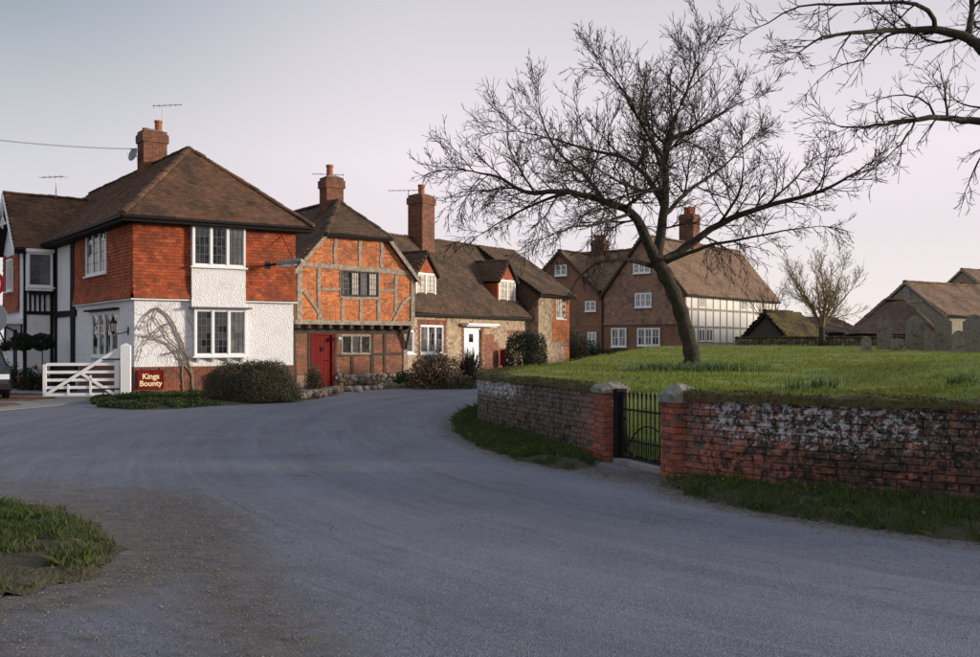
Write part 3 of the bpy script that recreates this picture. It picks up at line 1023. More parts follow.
# ---- road: one sheet, finer near the camera, with dirt and wheel-track attributes
def make_road():
    xs = np.concatenate([np.linspace(-160, -16, 30), np.arange(-15.8, 12, .16), np.linspace(12.5, 160, 30)])
    ys = np.concatenate([np.linspace(-60, 2.0, 24), np.arange(2.2, 34, .16), np.linspace(34.5, 64, 50)])
    X, Y = np.meshgrid(xs, ys)
    P = np.stack([X.ravel(), Y.ravel()], 1)
    zz = .012 * np.sin(P[:, 0] * .35) * np.cos(P[:, 1] * .22)
    zz = np.where((np.abs(P[:, 0]) < 14) & (P[:, 1] < 36), zz, 0) - .006
    nx, ny = len(xs), len(ys)
    i, j = np.meshgrid(np.arange(nx - 1), np.arange(ny - 1))
    k = (j * nx + i).ravel()
    faces = np.stack([k, k + 1, k + nx + 1, k + nx], 1)
    me = bpy.data.meshes.new('road')
    me.from_pydata(np.column_stack([P, zz]).tolist(), [], faces.tolist())
    d = np.zeros(len(P))
    for poly, rng, st, cl in ((ISLAND, 1.0, 1.15, True), (VERGE_L_OUT, .42, .9, False), (VERGE_R_OUT, .45, 1.0, False), (BANK, .3, .6, True)):
        q = seg_dist(P, poly, cl)
        d = np.maximum(d, st * np.clip(1.15 - q / rng, 0, 1))
    # gravel in front of the gate and along the left margin
    q = seg_dist(P, [(1.2, 11.9), (1.75, 10.9), (2.0, 11.6)])
    d = np.maximum(d, .95 * np.clip(1.3 - q / .55, 0, 1))
    q = seg_dist(P, [(-9, 13.2), (-6.5, 11.0), (-4.2, 10.0)])
    d = np.maximum(d, .70 * np.clip(1.25 - q / .8, 0, 1))
    q = seg_dist(P, [(-3.6, 10.0), (-2.6, 8.6), (-2.1, 7.2), (-1.55, 5.8), (-.95, 4.5), (-.5, 3.4)])
    d = np.maximum(d, .80 * np.clip(1.25 - q / .6, 0, 1))
    q = seg_dist(P, [(-5, 4.4), (-3.2, 4.8), (-2.3, 4.2)])
    d = np.maximum(d, .78 * np.clip(1.3 - q / 1.1, 0, 1))
    tr = np.zeros(len(P))
    spine = [V2(p) for p in ((11, 1.2), (6.5, 4.2), (3.2, 6.4), (.6, 9.2), (-1.2, 12.5), (-2.3, 16.5), (-2.7, 21), (-2.2, 25.5), (-.6, 30))]
    sp = smooth_path(spine, 60)
    lat, alo, best, acc = np.zeros(len(P)), np.zeros(len(P)), np.full(len(P), 1e9), 0.
    for k_ in range(60):
        a_, b_ = np.array(sp[k_][:2]), np.array(sp[k_ + 1][:2])
        ab = b_ - a_
        L_ = np.linalg.norm(ab)
        t_ = np.clip(((P - a_) @ ab) / L_ ** 2, 0 if k_ else -9, 1 if k_ < 59 else 9)
        dv_ = P - a_ - t_[:, None] * ab
        dd_ = np.linalg.norm(dv_, axis=1)
        sg_ = np.sign(ab[0] * dv_[:, 1] - ab[1] * dv_[:, 0])
        k2_ = dd_ < best
        lat = np.where(k2_, dd_ * sg_, lat); alo = np.where(k2_, acc + t_ * L_, alo); best = np.minimum(best, dd_)
        acc += L_
    for k_ in (-2.5, -1.0, .5, 1.7):
        tr = np.maximum(tr, np.clip(1 - np.abs(lat - k_) / .5, 0, 1))
    for nm, val in (('dirt', d), ('track', tr), ('lat', lat), ('along', alo)):
        a = me.attributes.new(nm, 'FLOAT', 'POINT')
        a.data.foreach_set('value', val.astype(np.float32))
    me.materials.append(M_ROAD)
    o = bpy.data.objects.new('road', me)
    o['kind'] = 'structure'
    COL.objects.link(o)
make_road()

# ---- lawn of the churchyard: polar sheet inside the wall line
lawn_outline = [p.copy() for p in WL[::-1]]
lawn_outline = [p + Vector((0, 0, 0)) for p in WL[:-1]] + [Vector((1.62, 12.8, 0)), Vector((1.80, 12.30, 0)), Vector((2.0, 11.75, 0)), Vector((2.25, 11.1, 0))] + WR[1:] + \
    [V2(p) for p in ((40, 2), (70, 20), (75, 60), (55, 75), (30, 62), (24, 56), (18, 54), (13, 52))]
def make_lawn():
    C = Vector((12.0, 21.5, 0))
    b = MB()
    K = 70
    V = []
    n = len(lawn_outline)
    for p in lawn_outline:
        # pull the rim 10 cm into the wall so that it ends inside the masonry
        e = p + (C - p).normalized() * .14
        for k in range(1, K + 1):
            t = (k / K) ** .75
            q = C.lerp(e, t)
            V.append((q.x, q.y, lawn_z(q.x, q.y)))
    V.append((C.x, C.y, lawn_z(C.x, C.y)))
    f = []
    for i in range(n):
        i2 = (i + 1) % n
        for k in range(K - 1):
            f.append((i * K + k, i * K + k + 1, i2 * K + k + 1, i2 * K + k))
        f.append((len(V) - 1, i * K, i2 * K))
    b.add(V, f)
    b.build('lawn', M_TURF, kind='structure', smooth=True)
make_lawn()
LAWN_POLY = [(p.x, p.y) for p in lawn_outline]
def lawn_points(n, poly, dens=None):
    q = poly_points(poly, n, dens)
    ok = pip(LAWN_POLY, q[:, 0], q[:, 1])
    q = q[ok]
    return np.column_stack([q, [lawn_z(x, y) for x, y in q]])
VIEW = [(-2, 11), (1.9, 11.4), (3.5, 9.5), (9, 7), (16, 14), (29, 50), (6, 50)]
gq = lawn_points(130000, VIEW, lambda q: np.clip((15 / np.maximum(q[:, 1], 12)) ** 1.3, 0, 1))
cl = vnoise(gq, .9, 4.)
b = MB()
blades(b, gq[cl > -.28], .055, .013, .6)
cl2 = vnoise(gq[:40000], 1.6, 9.)
blades(b, gq[:40000][cl2 > .22], .10, .014, .6)
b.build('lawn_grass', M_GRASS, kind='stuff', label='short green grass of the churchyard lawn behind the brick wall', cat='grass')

# ---- raised verges with soil, grass blades
def mound(name, outline, h, m, soft=.35, label=None, res=.11):
    pa = np.array(outline)
    lo, hi = pa.min(0) - .6, pa.max(0) + .6
    xs, ys = np.arange(lo[0], hi[0], res), np.arange(lo[1], hi[1], res)
    X, Y = np.meshgrid(xs, ys)
    P = np.stack([X.ravel(), Y.ravel()], 1)
    ins = pip(outline, P[:, 0], P[:, 1])
    d = seg_dist(P, outline, True) * np.where(ins, 1, -1)
    nzv = vnoise(P, 3.1) * .5 + vnoise(P, 9., 5.) * .25
    z = h * np.clip((d + .34 * nzv) / soft + .05, -.25, 1) ** 1 + .03 * nzv * np.clip(d / soft, 0, 1)
    nx = len(xs)
    keep = z > -h * .2
    f = []
    k = keep.reshape(len(ys), nx)
    for j in range(len(ys) - 1):
        for i in range(nx - 1):
            if k[j, i] and k[j, i + 1] and k[j + 1, i] and k[j + 1, i + 1]:
                f.append((j * nx + i, j * nx + i + 1, (j + 1) * nx + i + 1, (j + 1) * nx + i))
    b = MB()
    b.add(np.column_stack([P, z - .02]), f)
    o = b.build(name, m, kind='structure', smooth=True)
    def zf(q):
        ii = np.clip(((q[:, 0] - lo[0]) / res).round().astype(int), 0, nx - 1)
        jj = np.clip(((q[:, 1] - lo[1]) / res).round().astype(int), 0, len(ys) - 1)
        return (z - .02)[jj * nx + ii]
    return zf

vl = VERGE_L_OUT + [(1.45, 12.7), (1.3, 13.75), (.5, 16.05), (.1, 17.25), (-.1, 18.4), (-.05, 19.7), (.4, 21.9), (1.5, 25.1), (3.6, 31), (5.6, 36)]
vr = VERGE_R_OUT + [(14.5, 4.4), (9.7, 6.6), (6.7, 8.15), (4.9, 9.15), (3.2, 10.2), (2.4, 10.95), (2.1, 11.05)]
for nm, poly, hh, n, gh, lab, thr, res in (
        ('verge', vl, .09, 30000, .085, 'dark green grass along the foot of the curved wall, left of the iron gate', -.32, .10),
        ('verge', vr, .08, 36000, .075, 'patchy grass along the foot of the brick wall, right of the iron gate', -.32, .09),
        ('traffic_island', ISLAND, .12, 95000, .055, 'rough grass on the muddy island at the left edge of the road', -.34, .10)):
    zf = mound(nm, poly, hh, M_EARTH, res=res)
    q = poly_points(poly, n, (lambda q: np.clip((9 / np.maximum(q[:, 1], 6)) ** 1.0, .25, 1)) if nm == 'verge' else None)
    edge = seg_dist(q, poly, True)
    v = vnoise(q, 1.7, 2.) + .5 * vnoise(q, 5., 8.)
    ok = (v > thr + .5 * np.clip(1 - edge / .5, 0, 1) * (nm != 'verge')) & (edge + .12 * RNG.random(len(q)) > .10) & (q[:, 0] > -9)
    q = q[ok]
    P = np.column_stack([q, zf(q)])
    b = MB()
    blades(b, P, gh, .009, .75)
    tuft = vnoise(P, 2.6, 21.) > .22
    blades(b, P[tuft], gh * 1.55, .010, .8)
    brown = P[::9]
    blades(b, brown, gh * .9, .008, 1.3, rnd=np.full(len(brown), 1.0))
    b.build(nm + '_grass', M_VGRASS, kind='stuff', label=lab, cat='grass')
zf = mound('bank', BANK, .07, M_EARTH, soft=.8, res=.15)
q = poly_points(BANK, 30000)
q = q[(seg_dist(q, BANK, True) > .12) & ((vnoise(q, 1.1, 3.) > -.02)) & (q[:, 0] / q[:, 1] < -.268)]
P = np.column_stack([q, zf(q)])
b = MB()
leaf_cloud(b, P + np.column_stack([np.zeros((len(P), 2)), RNG.uniform(.01, .09, len(P)) * (1 + vnoise(q, 2., 1.))]), .085, up=.5)
b.build('bank_ground_cover', M_COVER, kind='stuff', label='low leafy ground cover along the foot of the white house', cat='plants')

# ---- driveway: brick pavers between pale concrete bands, up to the white gate
b = MB()
drive = [(-18, 19.5), (-13.4, 20.3), (-11.6, 21.8), (-10.9, 24.0), (-11.2, 26.6), (-12.2, 29.5), (-19, 33), (-22, 30), (-21, 23)]
b.slab([Vector((x, y, .006)) for x, y in drive], Vector((0, 0, -.03)))
b.build('driveway', M_CONC, kind='structure')
pv = MB()
f = Fr(Vector((-24, 17, 0)), Vector((.93, .36, 0)), Vector((-.36, .93, 0)))
inner = [(-17, 20.6), (-13.6, 21.1), (-12.2, 22.3), (-11.9, 24.2), (-12.4, 25.0), (-15.5, 24.6), (-18, 23.6)]
inner2 = [(-18, 24.5), (-15.3, 25.5), (-12.5, 25.9), (-12.4, 27.2), (-13.5, 29.3), (-18, 31)]
for pl in (inner, inner2):
    pp = [loc2(f, V2(p)) for p in pl]
    pa = np.array(pp)
    bricks(pv, f, pa[:, 0].min(), pa[:, 0].max(), pa[:, 1].min(), pa[:, 1].max(), base=.008, poly=pp, bl=.22, bh=.11, g=.012, proud=.012)
pv.build('driveway_pavers', M_PAVER, kind='stuff', label='reddish brick pavers of the driveway before the white gate', cat='paving')

# ---- loose gravel and leaf litter
def stones(n, line, wdt, size, zoff=.0):
    L = [V2(p) for p in line]
    seg = [(L[i + 1] - L[i]).length for i in range(len(L) - 1)]
    c = np.cumsum([0] + seg)
    t = RNG.uniform(0, c[-1], n)
    k = np.clip(np.searchsorted(c, t) - 1, 0, len(seg) - 1)
    P = np.array([L[i].lerp(L[i + 1], (tt - c[i]) / seg[i]) for i, tt in zip(k, t)])
    P[:, :2] += RNG.normal(0, wdt, (n, 2))
    s = size * RNG.lognormal(0, .28, n)
    O = np.array([(1, 0, 0), (0, 1, 0), (-1, 0, 0), (0, -1, 0), (0, 0, .7), (0, 0, -.5)], float)
    V = P[:, None, :] + O[None] * s[:, None, None] * RNG.uniform(.6, 1.3, (n, 6, 1))
    V[:, :, 2] += zoff + s[:, None] * .15
    return V
OCT = [(0, 1, 4), (1, 2, 4), (2, 3, 4), (3, 0, 4), (1, 0, 5), (2, 1, 5), (3, 2, 5), (0, 3, 5)]
b = MB()
for n, line, wdt, size in ((9000, [(-3.6, 10.0), (-2.6, 8.6), (-2.1, 7.2), (-1.55, 5.8), (-.95, 4.5), (-.5, 3.4)], .28, .0052),
                           (5000, [(-5, 10.2), (-3.4, 9.2), (-2.5, 7.6), (-2.3, 6.2), (-3.2, 5.0)], .28, .0056),
                           (6000, [(-5, 4.5), (-3, 4.9), (-1.8, 4.4)], .45, .0052),
                           (1500, [(1.25, 11.9), (1.75, 11.0), (2.0, 11.6)], .22, .0065),
                           (1500, [(-9, 13.2), (-6.5, 11.0), (-4.2, 10.0)], .6, .0065),
                           (1300, VERGE_L_OUT[3:], .12, .007), (1800, VERGE_R_OUT[:6], .14, .007), (2500, [(-4, 4), (0, 8), (2, 6), (0, 16)], 1.6, .0042)):
    V = stones(n, line, wdt, size)
    b.many(V, OCT, RNG.random(n))
b.build('loose_gravel', M_GRAVEL, kind='stuff', label='loose gravel scattered along the edges of the road', cat='gravel')
b = MB()
lp = np.concatenate([poly_points(vr[:8] + vr[8:], 260), poly_points(ISLAND, 240), poly_points(vl, 160)])
lp = lp[(lp[:, 0] > -7) & (lp[:, 1] > 3)]
leaf_cloud(b, np.column_stack([lp, np.full(len(lp), .12)]) + RNG.normal(0, .012, (len(lp), 3)), .036)
b.build('leaf_litter', M_LEAFDEAD, kind='stuff', label='fallen brown leaves lying on the grass verges', cat='leaves')

# =================================================================== CHURCHYARD WALL, PIERS, GATE
def brick_template(seed, L=.213, H=.064, D=.10):
    r = random.Random(seed)
    c = .007
    X, Y_, Zz = L / 2, D, H / 2
    P, fcs = [], []
    # front face inset, ring, back ring
    for (yy, ins) in ((0., c), (c, 0.), (Y_, 0.)):
        for sx, sz in ((-1, -1), (1, -1), (1, 1), (-1, 1)):
            P.append((sx * (X - ins) + r.gauss(0, .003), yy + r.gauss(0, .003), sz * (Zz - ins) + r.gauss(0, .0025)))
    fcs.append((0, 1, 2, 3))
    for k in range(2):
        for i in range(4):
            j = (i + 1) % 4
            fcs.append((k * 4 + j, k * 4 + i, k * 4 + 4 + i, k * 4 + 4 + j))
    return np.array(P), fcs
TPL = {}
for kind, L in (('s', .213), ('h', .10), ('q', .16)):
    TPL[kind] = [brick_template(k * 3 + len(kind) + ord(kind), L) for k in range(6)]
BMESH = {}
def brick_mesh(kind, k, m):
    key = (kind, k, m.name)
    if key not in BMESH:
        P, fcs = TPL[kind][k]
        me = bpy.data.meshes.new('brick')
        me.from_pydata(P.tolist(), [], [list(x) for x in fcs])
        me.materials.append(m)
        BMESH[key] = me
    return BMESH[key]
def lay(path, z0, z1, t0, t1, side, course=.0755):
    """positions of bricks along a path: (pos, angle, kind). side=+1: the face looks to the right of travel"""
    c = [0.]
    for i in range(len(path) - 1):
        c.append(c[-1] + (path[i + 1] - path[i]).length)
    c = np.array(c)
    res = []
    i, z = 0, z0
    while z + course * .6 < z1:
        t = t0 - random.uniform(0, .1) - (.11 if i % 2 else 0)
        while t < min(t1, c[-1]):
            kd, L = ('s', .225) if (random.random() < .8) else ('h', .112)
            tm = t + L / 2
            if t0 <= tm <= min(t1, c[-1]):
                k = min(int(np.searchsorted(c, tm)), len(path) - 1)
                k = max(k, 1)
                p = path[k - 1].lerp(path[k], (tm - c[k - 1]) / (c[k] - c[k - 1] + 1e-9))
                d = (path[k] - path[k - 1]).normalized()
                res.append((p + Z * (z + course / 2), math.atan2(d.y, d.x) * 1.0, kd))
            t += L
        z += course
        i += 1
    return res
def place_bricks(root, L, m, limit=300, flip=False, keep=lambda p: True):
    """the nearest ones as single bricks, the rest joined"""
    L = sorted(L, key=lambda q: (q[0] - Vector((0, 0, EYE))).length)
    single = [q for q in L if keep(q[0])][:limit]
    ids = {id(q) for q in single}
    rest = [q for q in L if id(q) not in ids]
    og = ORG[root.name]
    for p, a, kd in single:
        o = bpy.data.objects.new('brick', brick_mesh(kd, random.randrange(6), m))
        o.location = p - og
        o.rotation_euler = (random.gauss(0, .02), random.gauss(0, .016), a + (math.pi if flip else 0) + random.gauss(0, .026))
        n = Vector((-math.sin(a), math.cos(a), 0)) * (1 if not flip else -1)
        o.location += n * (random.gauss(0, .006) + (.018 if random.random() < .06 else 0))
        COL.objects.link(o)
        o.parent = root
    if rest:
        b = MB()
        for p, a, kd in rest:
            P, fcs = random.choice(TPL[kd])
            a2 = a + (math.pi if flip else 0)
            ca, sa = math.cos(a2), math.sin(a2)
            Q = np.column_stack([P[:, 0] * ca - P[:, 1] * sa, P[:, 0] * sa + P[:, 1] * ca, P[:, 2]]) + np.array(p)
            b.add(Q, fcs)
        b.build('bricks', m, root, kind='stuff')

def wall_core(root, path, d0, d1, z0, z1, m, name='core'):
    A, B = offset_path(path, d0), offset_path(path, d1)
    b = MB()
    n = len(path)
    P = [p + Z * z for p in A for z in (z0, z1)] + [p + Z * z for p in B for z in (z0, z1)]
    fs = []
    for i in range(n - 1):
        a, c = 2 * i, 2 * n + 2 * i
        fs += [(a, a + 1, a + 3, a + 2), (c, c + 2, c + 3, c + 1), (a + 1, c + 1, c + 3, a + 3)]
    fs += [(0, 2 * n, 2 * n + 1, 1), (2 * n - 2, 2 * n - 1, 4 * n - 1, 4 * n - 2)]
    b.add(P, fs)
    return b.build(name, m, root)
def moss_coping(root, path, mid, half, z, h, m, seed=0.):
    """lumpy rounded coping grown over with moss"""
    C = offset_path(path, mid)
    K = 12
    V = []
    for i, p in enumerate(C):
        t = (C[min(i + 1, len(C) - 1)] - C[max(i - 1, 0)]).normalized()
        nn = Vector((-t.y, t.x, 0))
        for k in range(K + 1):
            a = math.pi * k / K
            x = math.cos(a) * half
            hh = h * (abs(math.sin(a)) ** .5)
            q = p + nn * x + Z * (z + hh)
            e = mnoise.noise(q * 4.5 + Vector((seed, 0, 0))) * .045 + mnoise.noise(q * 14) * .025
            q += (nn * math.cos(a) + Z * math.sin(a)) * e * (.5 + .5 * math.sin(a))
            if k in (0, K):
                q.z = z - .02 - abs(mnoise.noise(q * 6)) * .05
            V.append(q)
    fs = []
    for i in range(len(C) - 1):
        for k in range(K):
            a = i * (K + 1) + k
            fs.append((a, a + 1, a + K + 2, a + K + 1))
    fs.append(list(range(K + 1)))
    fs.append(list(range((len(C) - 1) * (K + 1) + K, (len(C) - 1) * (K + 1) - 1, -1)))
    b = MB()
    b.add(V, fs)
    o = b.build('coping', m, root, smooth=True)
    # tufts of moss and short grass
    q = np.array(V)
    q = q[(RNG.random(len(q)) < .999)]
    reps = np.repeat(q, 5, 0) + RNG.normal(0, .035, (len(q) * 5, 3)) * np.array([1, 1, .25])
    reps = reps[reps[:, 2] > z + .01]
    nz_ = vnoise(reps, 2.4, 6.)
    t = MB()
    blades(t, reps[nz_ > -.1], .022, .016, .9)
    t.build('moss_tufts', M_MOSS, root, kind='stuff')
    return o

# left, curved wall: travel from far end to pier; the road lies on the right of travel -> face looks right
wl_root = thing('churchyard_wall', 'curved mossy brick wall sweeping round the churchyard corner, left of the gate', 'wall', (WL[-1].x, WL[-1].y, 0))
wall_core(wl_root, WL, .018, .32, -.05, .945, M_MORTAR)
Lb = lay(WL, -.02, .945, 0, 60, 1)
place_bricks(wl_root, Lb, M_BRICKWALL, keep=lambda p: p.y < 20)
moss_coping(wl_root, densify(WALL_L, .08), .165, .195, .925, .065, M_MOSS)
Li = lay(offset_path(WL, .335), .3, .92, 0, 60, 1)
bI = MB()
for p, a, kd in Li:
    P, fcs = random.choice(TPL[kd])
    ca, sa = math.cos(a + math.pi), math.sin(a + math.pi)
    bI.add(np.column_stack([P[:, 0] * ca - P[:, 1] * sa, P[:, 0] * sa + P[:, 1] * ca, P[:, 2]]) + np.array(p), fcs)
bI.build('inner_face_bricks', M_BRICKWALL, wl_root, kind='stuff')

wr_root = thing('churchyard_wall', 'straight brick wall with white lichen and dark moss, right of the iron gate', 'wall', (WR[0].x, WR[0].y, 0))
wall_core(wr_root, WR, .018, .34, -.05, .965, M_MORTAR)
Lb = lay(WR, -.02, .965, .0, 30, 1)
place_bricks(wr_root, Lb, M_BRICKWALL, keep=lambda p: p.y > 8.55)
# footing course that stands proud, from part way along
Lf = lay(offset_path(WR, -.055), -.03, .15, 1.1, 30, 1)
place_bricks(wr_root, Lf, M_BRICKWALL, limit=60, keep=lambda p: p.y > 8.55)
wall_core(wr_root, offset_path(WR, -.04)[9:], .0, .06, -.05, .135, M_MORTAR, 'footing')
moss_coping(wr_root, densify(WALL_R, .07), .175, .21, .945, .07, M_MOSS, 5.)

def pier(label, c, ang, half, h, capfn):
    r = thing('gate_pier', label, 'gate pier', (c[0], c[1], 0))
    u = Vector((math.cos(ang), math.sin(ang), 0))
    v = Vector((-u.y, u.x, 0))
    f0 = Fr(V2(c), u, v)
    b = MB()
    b.box(f0, -half + .015, half - .015, -half + .015, half - .015, -.05, h)
    b.build('core', M_MORTAR, r)
    L = []
    for d in (-v, u, v, -u):
        side = Z.cross(d)
        p0 = V2(c) + d * half - side * half
        a = math.atan2(side.y, side.x)
        i, z = 0, -.02
        while z < h - .03:
            if i % 2 == 0:
                seq = [('s', .225), ('h', .112)]
            else:
                seq = [('h', .112), ('s', .225)]
            tot = sum(s for _, s in seq)
            t = (2 * half - tot) / 2
            for kd, ln in seq:
                L.append((p0 + side * (t + ln / 2) + Z * (z + .0375), a, kd))
                t += ln
            z += .0755
            i += 1
    place_bricks(r, L, M_BRICKPIER, limit=300)
    capfn(r, f0)
    return r
gdir = math.atan2(GATE_B.y - GATE_A.y, GATE_B.x - GATE_A.x)
def rough_cap(r, f0, half, z, h, m, seed):
    K = 9
    V, fs = [], []
    for i in range(K + 1):
        for j in range(K + 1):
            a, b_ = (i / K * 2 - 1), (j / K * 2 - 1)
            hh = h * (1 - .55 * max(abs(a), abs(b_)) ** 1.6)
            e = mnoise.noise(Vector((a * 1.7 + seed, b_ * 1.7, 0))) * .035
            V.append(f0.pt(a * half * (1 + e), b_ * half * (1 + e), z + hh + e))
    n = K + 1
    for i in range(K):
        for j in range(K):
            fs.append((i * n + j, (i + 1) * n + j, (i + 1) * n + j + 1, i * n + j + 1))
    rim = [i * n for i in range(n)] + [K * n + j for j in range(1, n)] + [i * n + K for i in range(K - 1, -1, -1)] + [j for j in range(K - 1, 0, -1)]
    base = len(V)
    for k in rim:
        q = V[k].copy(); q.z = z
        V.append(q)
    m_ = len(rim)
    for k in range(m_):
        fs.append((rim[(k + 1) % m_], rim[k], base + k, base + (k + 1) % m_))
    fs.append([base + k for k in range(m_)])
    b = MB()
    b.add(V, fs)
    return b.build('cap_stone', m, r)
pier('red brick gate pier with a mossy rounded cap, left of the iron gate', (1.62, 12.83), gdir, .178, .90,
     lambda r, f0: rough_cap(r, f0, .205, .90, .15, M_STONECAP, 2.))
pier('narrow red brick gate pier under a pale stone block, right of the iron gate', (2.235, 11.19), gdir, .178, .87,
     lambda r, f0: rough_cap(r, f0, .20, .87, .22, M_STONECAP, 8.))

# iron gate between the piers
gr = thing('iron_gate', 'black iron gate with spear-topped bars standing between the brick piers', 'gate', ((GATE_A + GATE_B) / 2)[:])
ga = Vector((1.745, 12.51, 0)); gbv = Vector((2.175, 11.385, 0))
gf = Fr(ga, gbv - ga, Z)
gw = (gbv - ga).length
NB = 11
for i in range(NB):
    a = .07 + (gw - .14) * i / (NB - 1)
    hh = .86 if i % 2 == 0 else .86
    bo = part('bar', gr, M_IRON, lambda b: b.tube([gf.pt(a, .06, 0), gf.pt(a, hh, 0)], .0105, 6))
    part('spearhead', bo, M_IRON, lambda b: b.lathe(gf.pt(a, hh, 0), [(.009, -.01), (.02, .012), (.010, .022), (.022, .045), (.002, .095)], 6))
for i in range(NB - 1):
    a = .07 + (gw - .14) * (i + .5) / (NB - 1)
    part('dog_bar', gr, M_IRON, lambda b: b.tube([gf.pt(a, .06, 0), gf.pt(a, .33, 0), gf.pt(a, .37, 0)], [.008, .008, .001], 5))
for z in (.08, .30, .70):
    boxpart('rail', gr, M_IRON, gf, 0, gw, z - .014, z + .014, -.006, .006)
boxpart('stile', gr, M_IRON, gf, -.01, .05, .04, .93, -.016, .016)
boxpart('stile', gr, M_IRON, gf, gw - .03, gw, .04, .9, -.012, .012)
part('curved_brace', gr, M_IRON, lambda b: b.tube(smooth_path([gf.pt(.05, .12, .01), gf.pt(gw * .3, .42, .01), gf.pt(gw * .55, .52, .01), gf.pt(gw * .8, .45, .01), gf.pt(gw, .2, .01)], 16), .01, 5))
part('latch', gr, M_IRON, lambda b: (b.box(gf, .03, .14, .56, .6, .01, .03), b.tube([gf.pt(.1, .58, .03), gf.pt(.1, .58, .08)], .01, 6)))
# a dark hanging post on the left pier
gp = boxpart('gate_hanging_post', None, M_IRON, gf, -.105, -.025, .0, .95, -.05, .05) if False else None
b = MB()
b.box(gf, -.125, -.018, -.02, .96, -.075, .075)
b.build('gate_post', M_BLACKWOOD, label='dark flat post fixed to the left brick pier, carrying the iron gate', cat='gate post', origin=gf.pt(-.05, 0, 0))
b = MB()
b.box(gf, -.04, gw + .03, -.02, .055, -.13, .13)
b.build('gate_threshold', M_CONC, label='pale stone step under the iron gate', cat='step', origin=gf.pt(gw / 2, 0, 0))

# =================================================================== HOUSE 1: white render and hung tiles
A1, B1 = Vector((-10.6, 28.4, 0)), Vector((-6.4, 31.0, 0))
fd = (B1 - A1).normalized()
sdv = Vector((-.605, .796, 0)).normalized()
LEN1 = 15.0
C1 = A1 + sdv * LEN1
h1 = thing('corner_house', 'two-storey corner house with white render below and orange hung tiles above', 'house', tuple(A1))
fF, fS = Wall(A1, B1), Wall(C1, A1)
WF = (B1 - A1).length
ZJ, ZE = 2.92, 5.42
# openings
lowF = fF.rect(194.5, 309, 246.5, 356, .16)
upF = fF.rect(192.5, 225.5, 245.5, 267, .22)
upS = fS.rect(88.5, 231, 109, 275)
lowS = fS.rect(92, 312, 118.5, 357)
def t_of(x):
    return fS.px(x, 330)[0]
part('render_wall', h1, M_RENDER, lambda b: (sheet(b, fF, 0, .86, WF, ZJ + .1, [lowF]), sheet(b, fS, t_of(77), .86, LEN1, ZJ + .1, [lowS]),
     sheet(b, Wall(B1, B1 + sdv * 8), 0, 0, 8, ZE)))
part('upper_wall', h1, M_SARK, lambda b: (sheet(b, fF, 0, ZJ, WF, ZE, [], .02), sheet(b, fS, t_of(77), ZJ, LEN1, ZE, [upS], .02)))
ht = MB()
tiles(ht, fF, [(-.05, ZJ), (WF + .05, ZJ), (WF + .05, ZE), (-.05, ZE)], .165, .1, .05, holes=[(upF[0] - .02, ZJ - .1, upF[2] + .02, 9)], flare=(ZJ, .10, .22), sag=.004, thick=.03, clip=(-.06, WF + .05))
tiles(ht, fS, [(t_of(77), ZJ), (LEN1 + .05, ZJ), (LEN1 + .05, ZE), (t_of(77), ZE)], .165, .1, .05, holes=[upS], flare=(ZJ, .10, .22), sag=.004, thick=.03, clip=(t_of(77), LEN1 + .06))
tiles(ht, fS, [(0, ZJ), (t_of(27), ZJ), (t_of(27), ZE), (0, ZE)], .165, .1, .05, flare=(ZJ, .10, .22), sag=.004)
ht.build('hung_tiles', M_HANG, h1, kind='stuff')
part('jetty_flashing', h1, M_WHITE, lambda b: (b.box(fF, -.12, upF[0], ZJ - .05, ZJ - .012, -.02, .15), b.box(fF, upF[2], WF + .1, ZJ - .05, ZJ - .012, -.02, .15), b.box(fS, t_of(77), LEN1 - .02, ZJ - .05, ZJ - .012, -.02, .14)))
pl = MB()
sheet(pl, fF, 0, -.05, WF, .87, [], .012); sheet(pl, fS, t_of(80), -.05, LEN1, .87, [], .012)
po = pl.build('plinth', M_MORTAR_H, h1)
pb = MB()
bricks(pb, fF, 0, WF, 0, .86, .03); bricks(pb, fS, t_of(80), LEN1, 0, .86, .03)
pb.build('plinth_bricks', M_LBRICK, po, kind='stuff')
# two-storey shallow bay on the front
bayr = (upF[0] - .015, upF[2] + .015)
by = part('bay', h1, M_RENDER, lambda b: (b.box(fF, bayr[0], bayr[1], lowF[3] + .06, upF[1] - .05, -.02, .20), b.box(fF, bayr[0], bayr[1], upF[1] - .05, ZE, -.02, .12)))
window(h1, fF, upF, 3, 3, 4, c=.235, glass=[M_GLASS, M_GLASS, M_GLASSM], barw=.016)
part('bay_head', h1, M_WHITE, lambda b: b.box(fF, upF[0] - .05, upF[2] + .05, upF[3], upF[3] + .07, 0, .29))
window(h1, fF, lowF, 3, 3, 6, c=.17, glass=[M_GLASS, M_GLASS, M_GLASSM], barw=.014)
part('bay_cheek', h1, M_WHITE, lambda b: (b.box(fF, lowF[0] + .004, lowF[0] + .05, lowF[1], lowF[3], -.1, .08), b.box(fF, lowF[2] - .05, lowF[2] - .004, lowF[1], lowF[3], -.1, .08)))
part('lead_roof', h1, M_LEAD, lambda b: b.box(fF, lowF[0] - .14, lowF[2] + .14, lowF[3] + .003, lowF[3] + .055, 0, .32))
for k in range(4):
    a = lowF[0] + .12 + (lowF[2] - lowF[0] - .24) * k / 3
    part('sill_bracket', h1, M_WHITE, lambda b: b.slab([fF.pt(a - .035, lowF[1] - .055, .012), fF.pt(a - .035, lowF[1] - .055, .2), fF.pt(a - .035, lowF[1] - .2, .012)], fF.u * .07))
window(h1, fS, upS, 3, 2, 4, c=.10, glass=M_GLASSM)
window(h1, fS, lowS, 4, 2, 5, c=.02, glass=[M_GLASS, M_GLASSM])
boxpart('drip_board', h1, M_BLACKWOOD, fS, lowS[0] - .3, lowS[2] + .1, lowS[3] + .04, lowS[3] + .10, 0, .2)
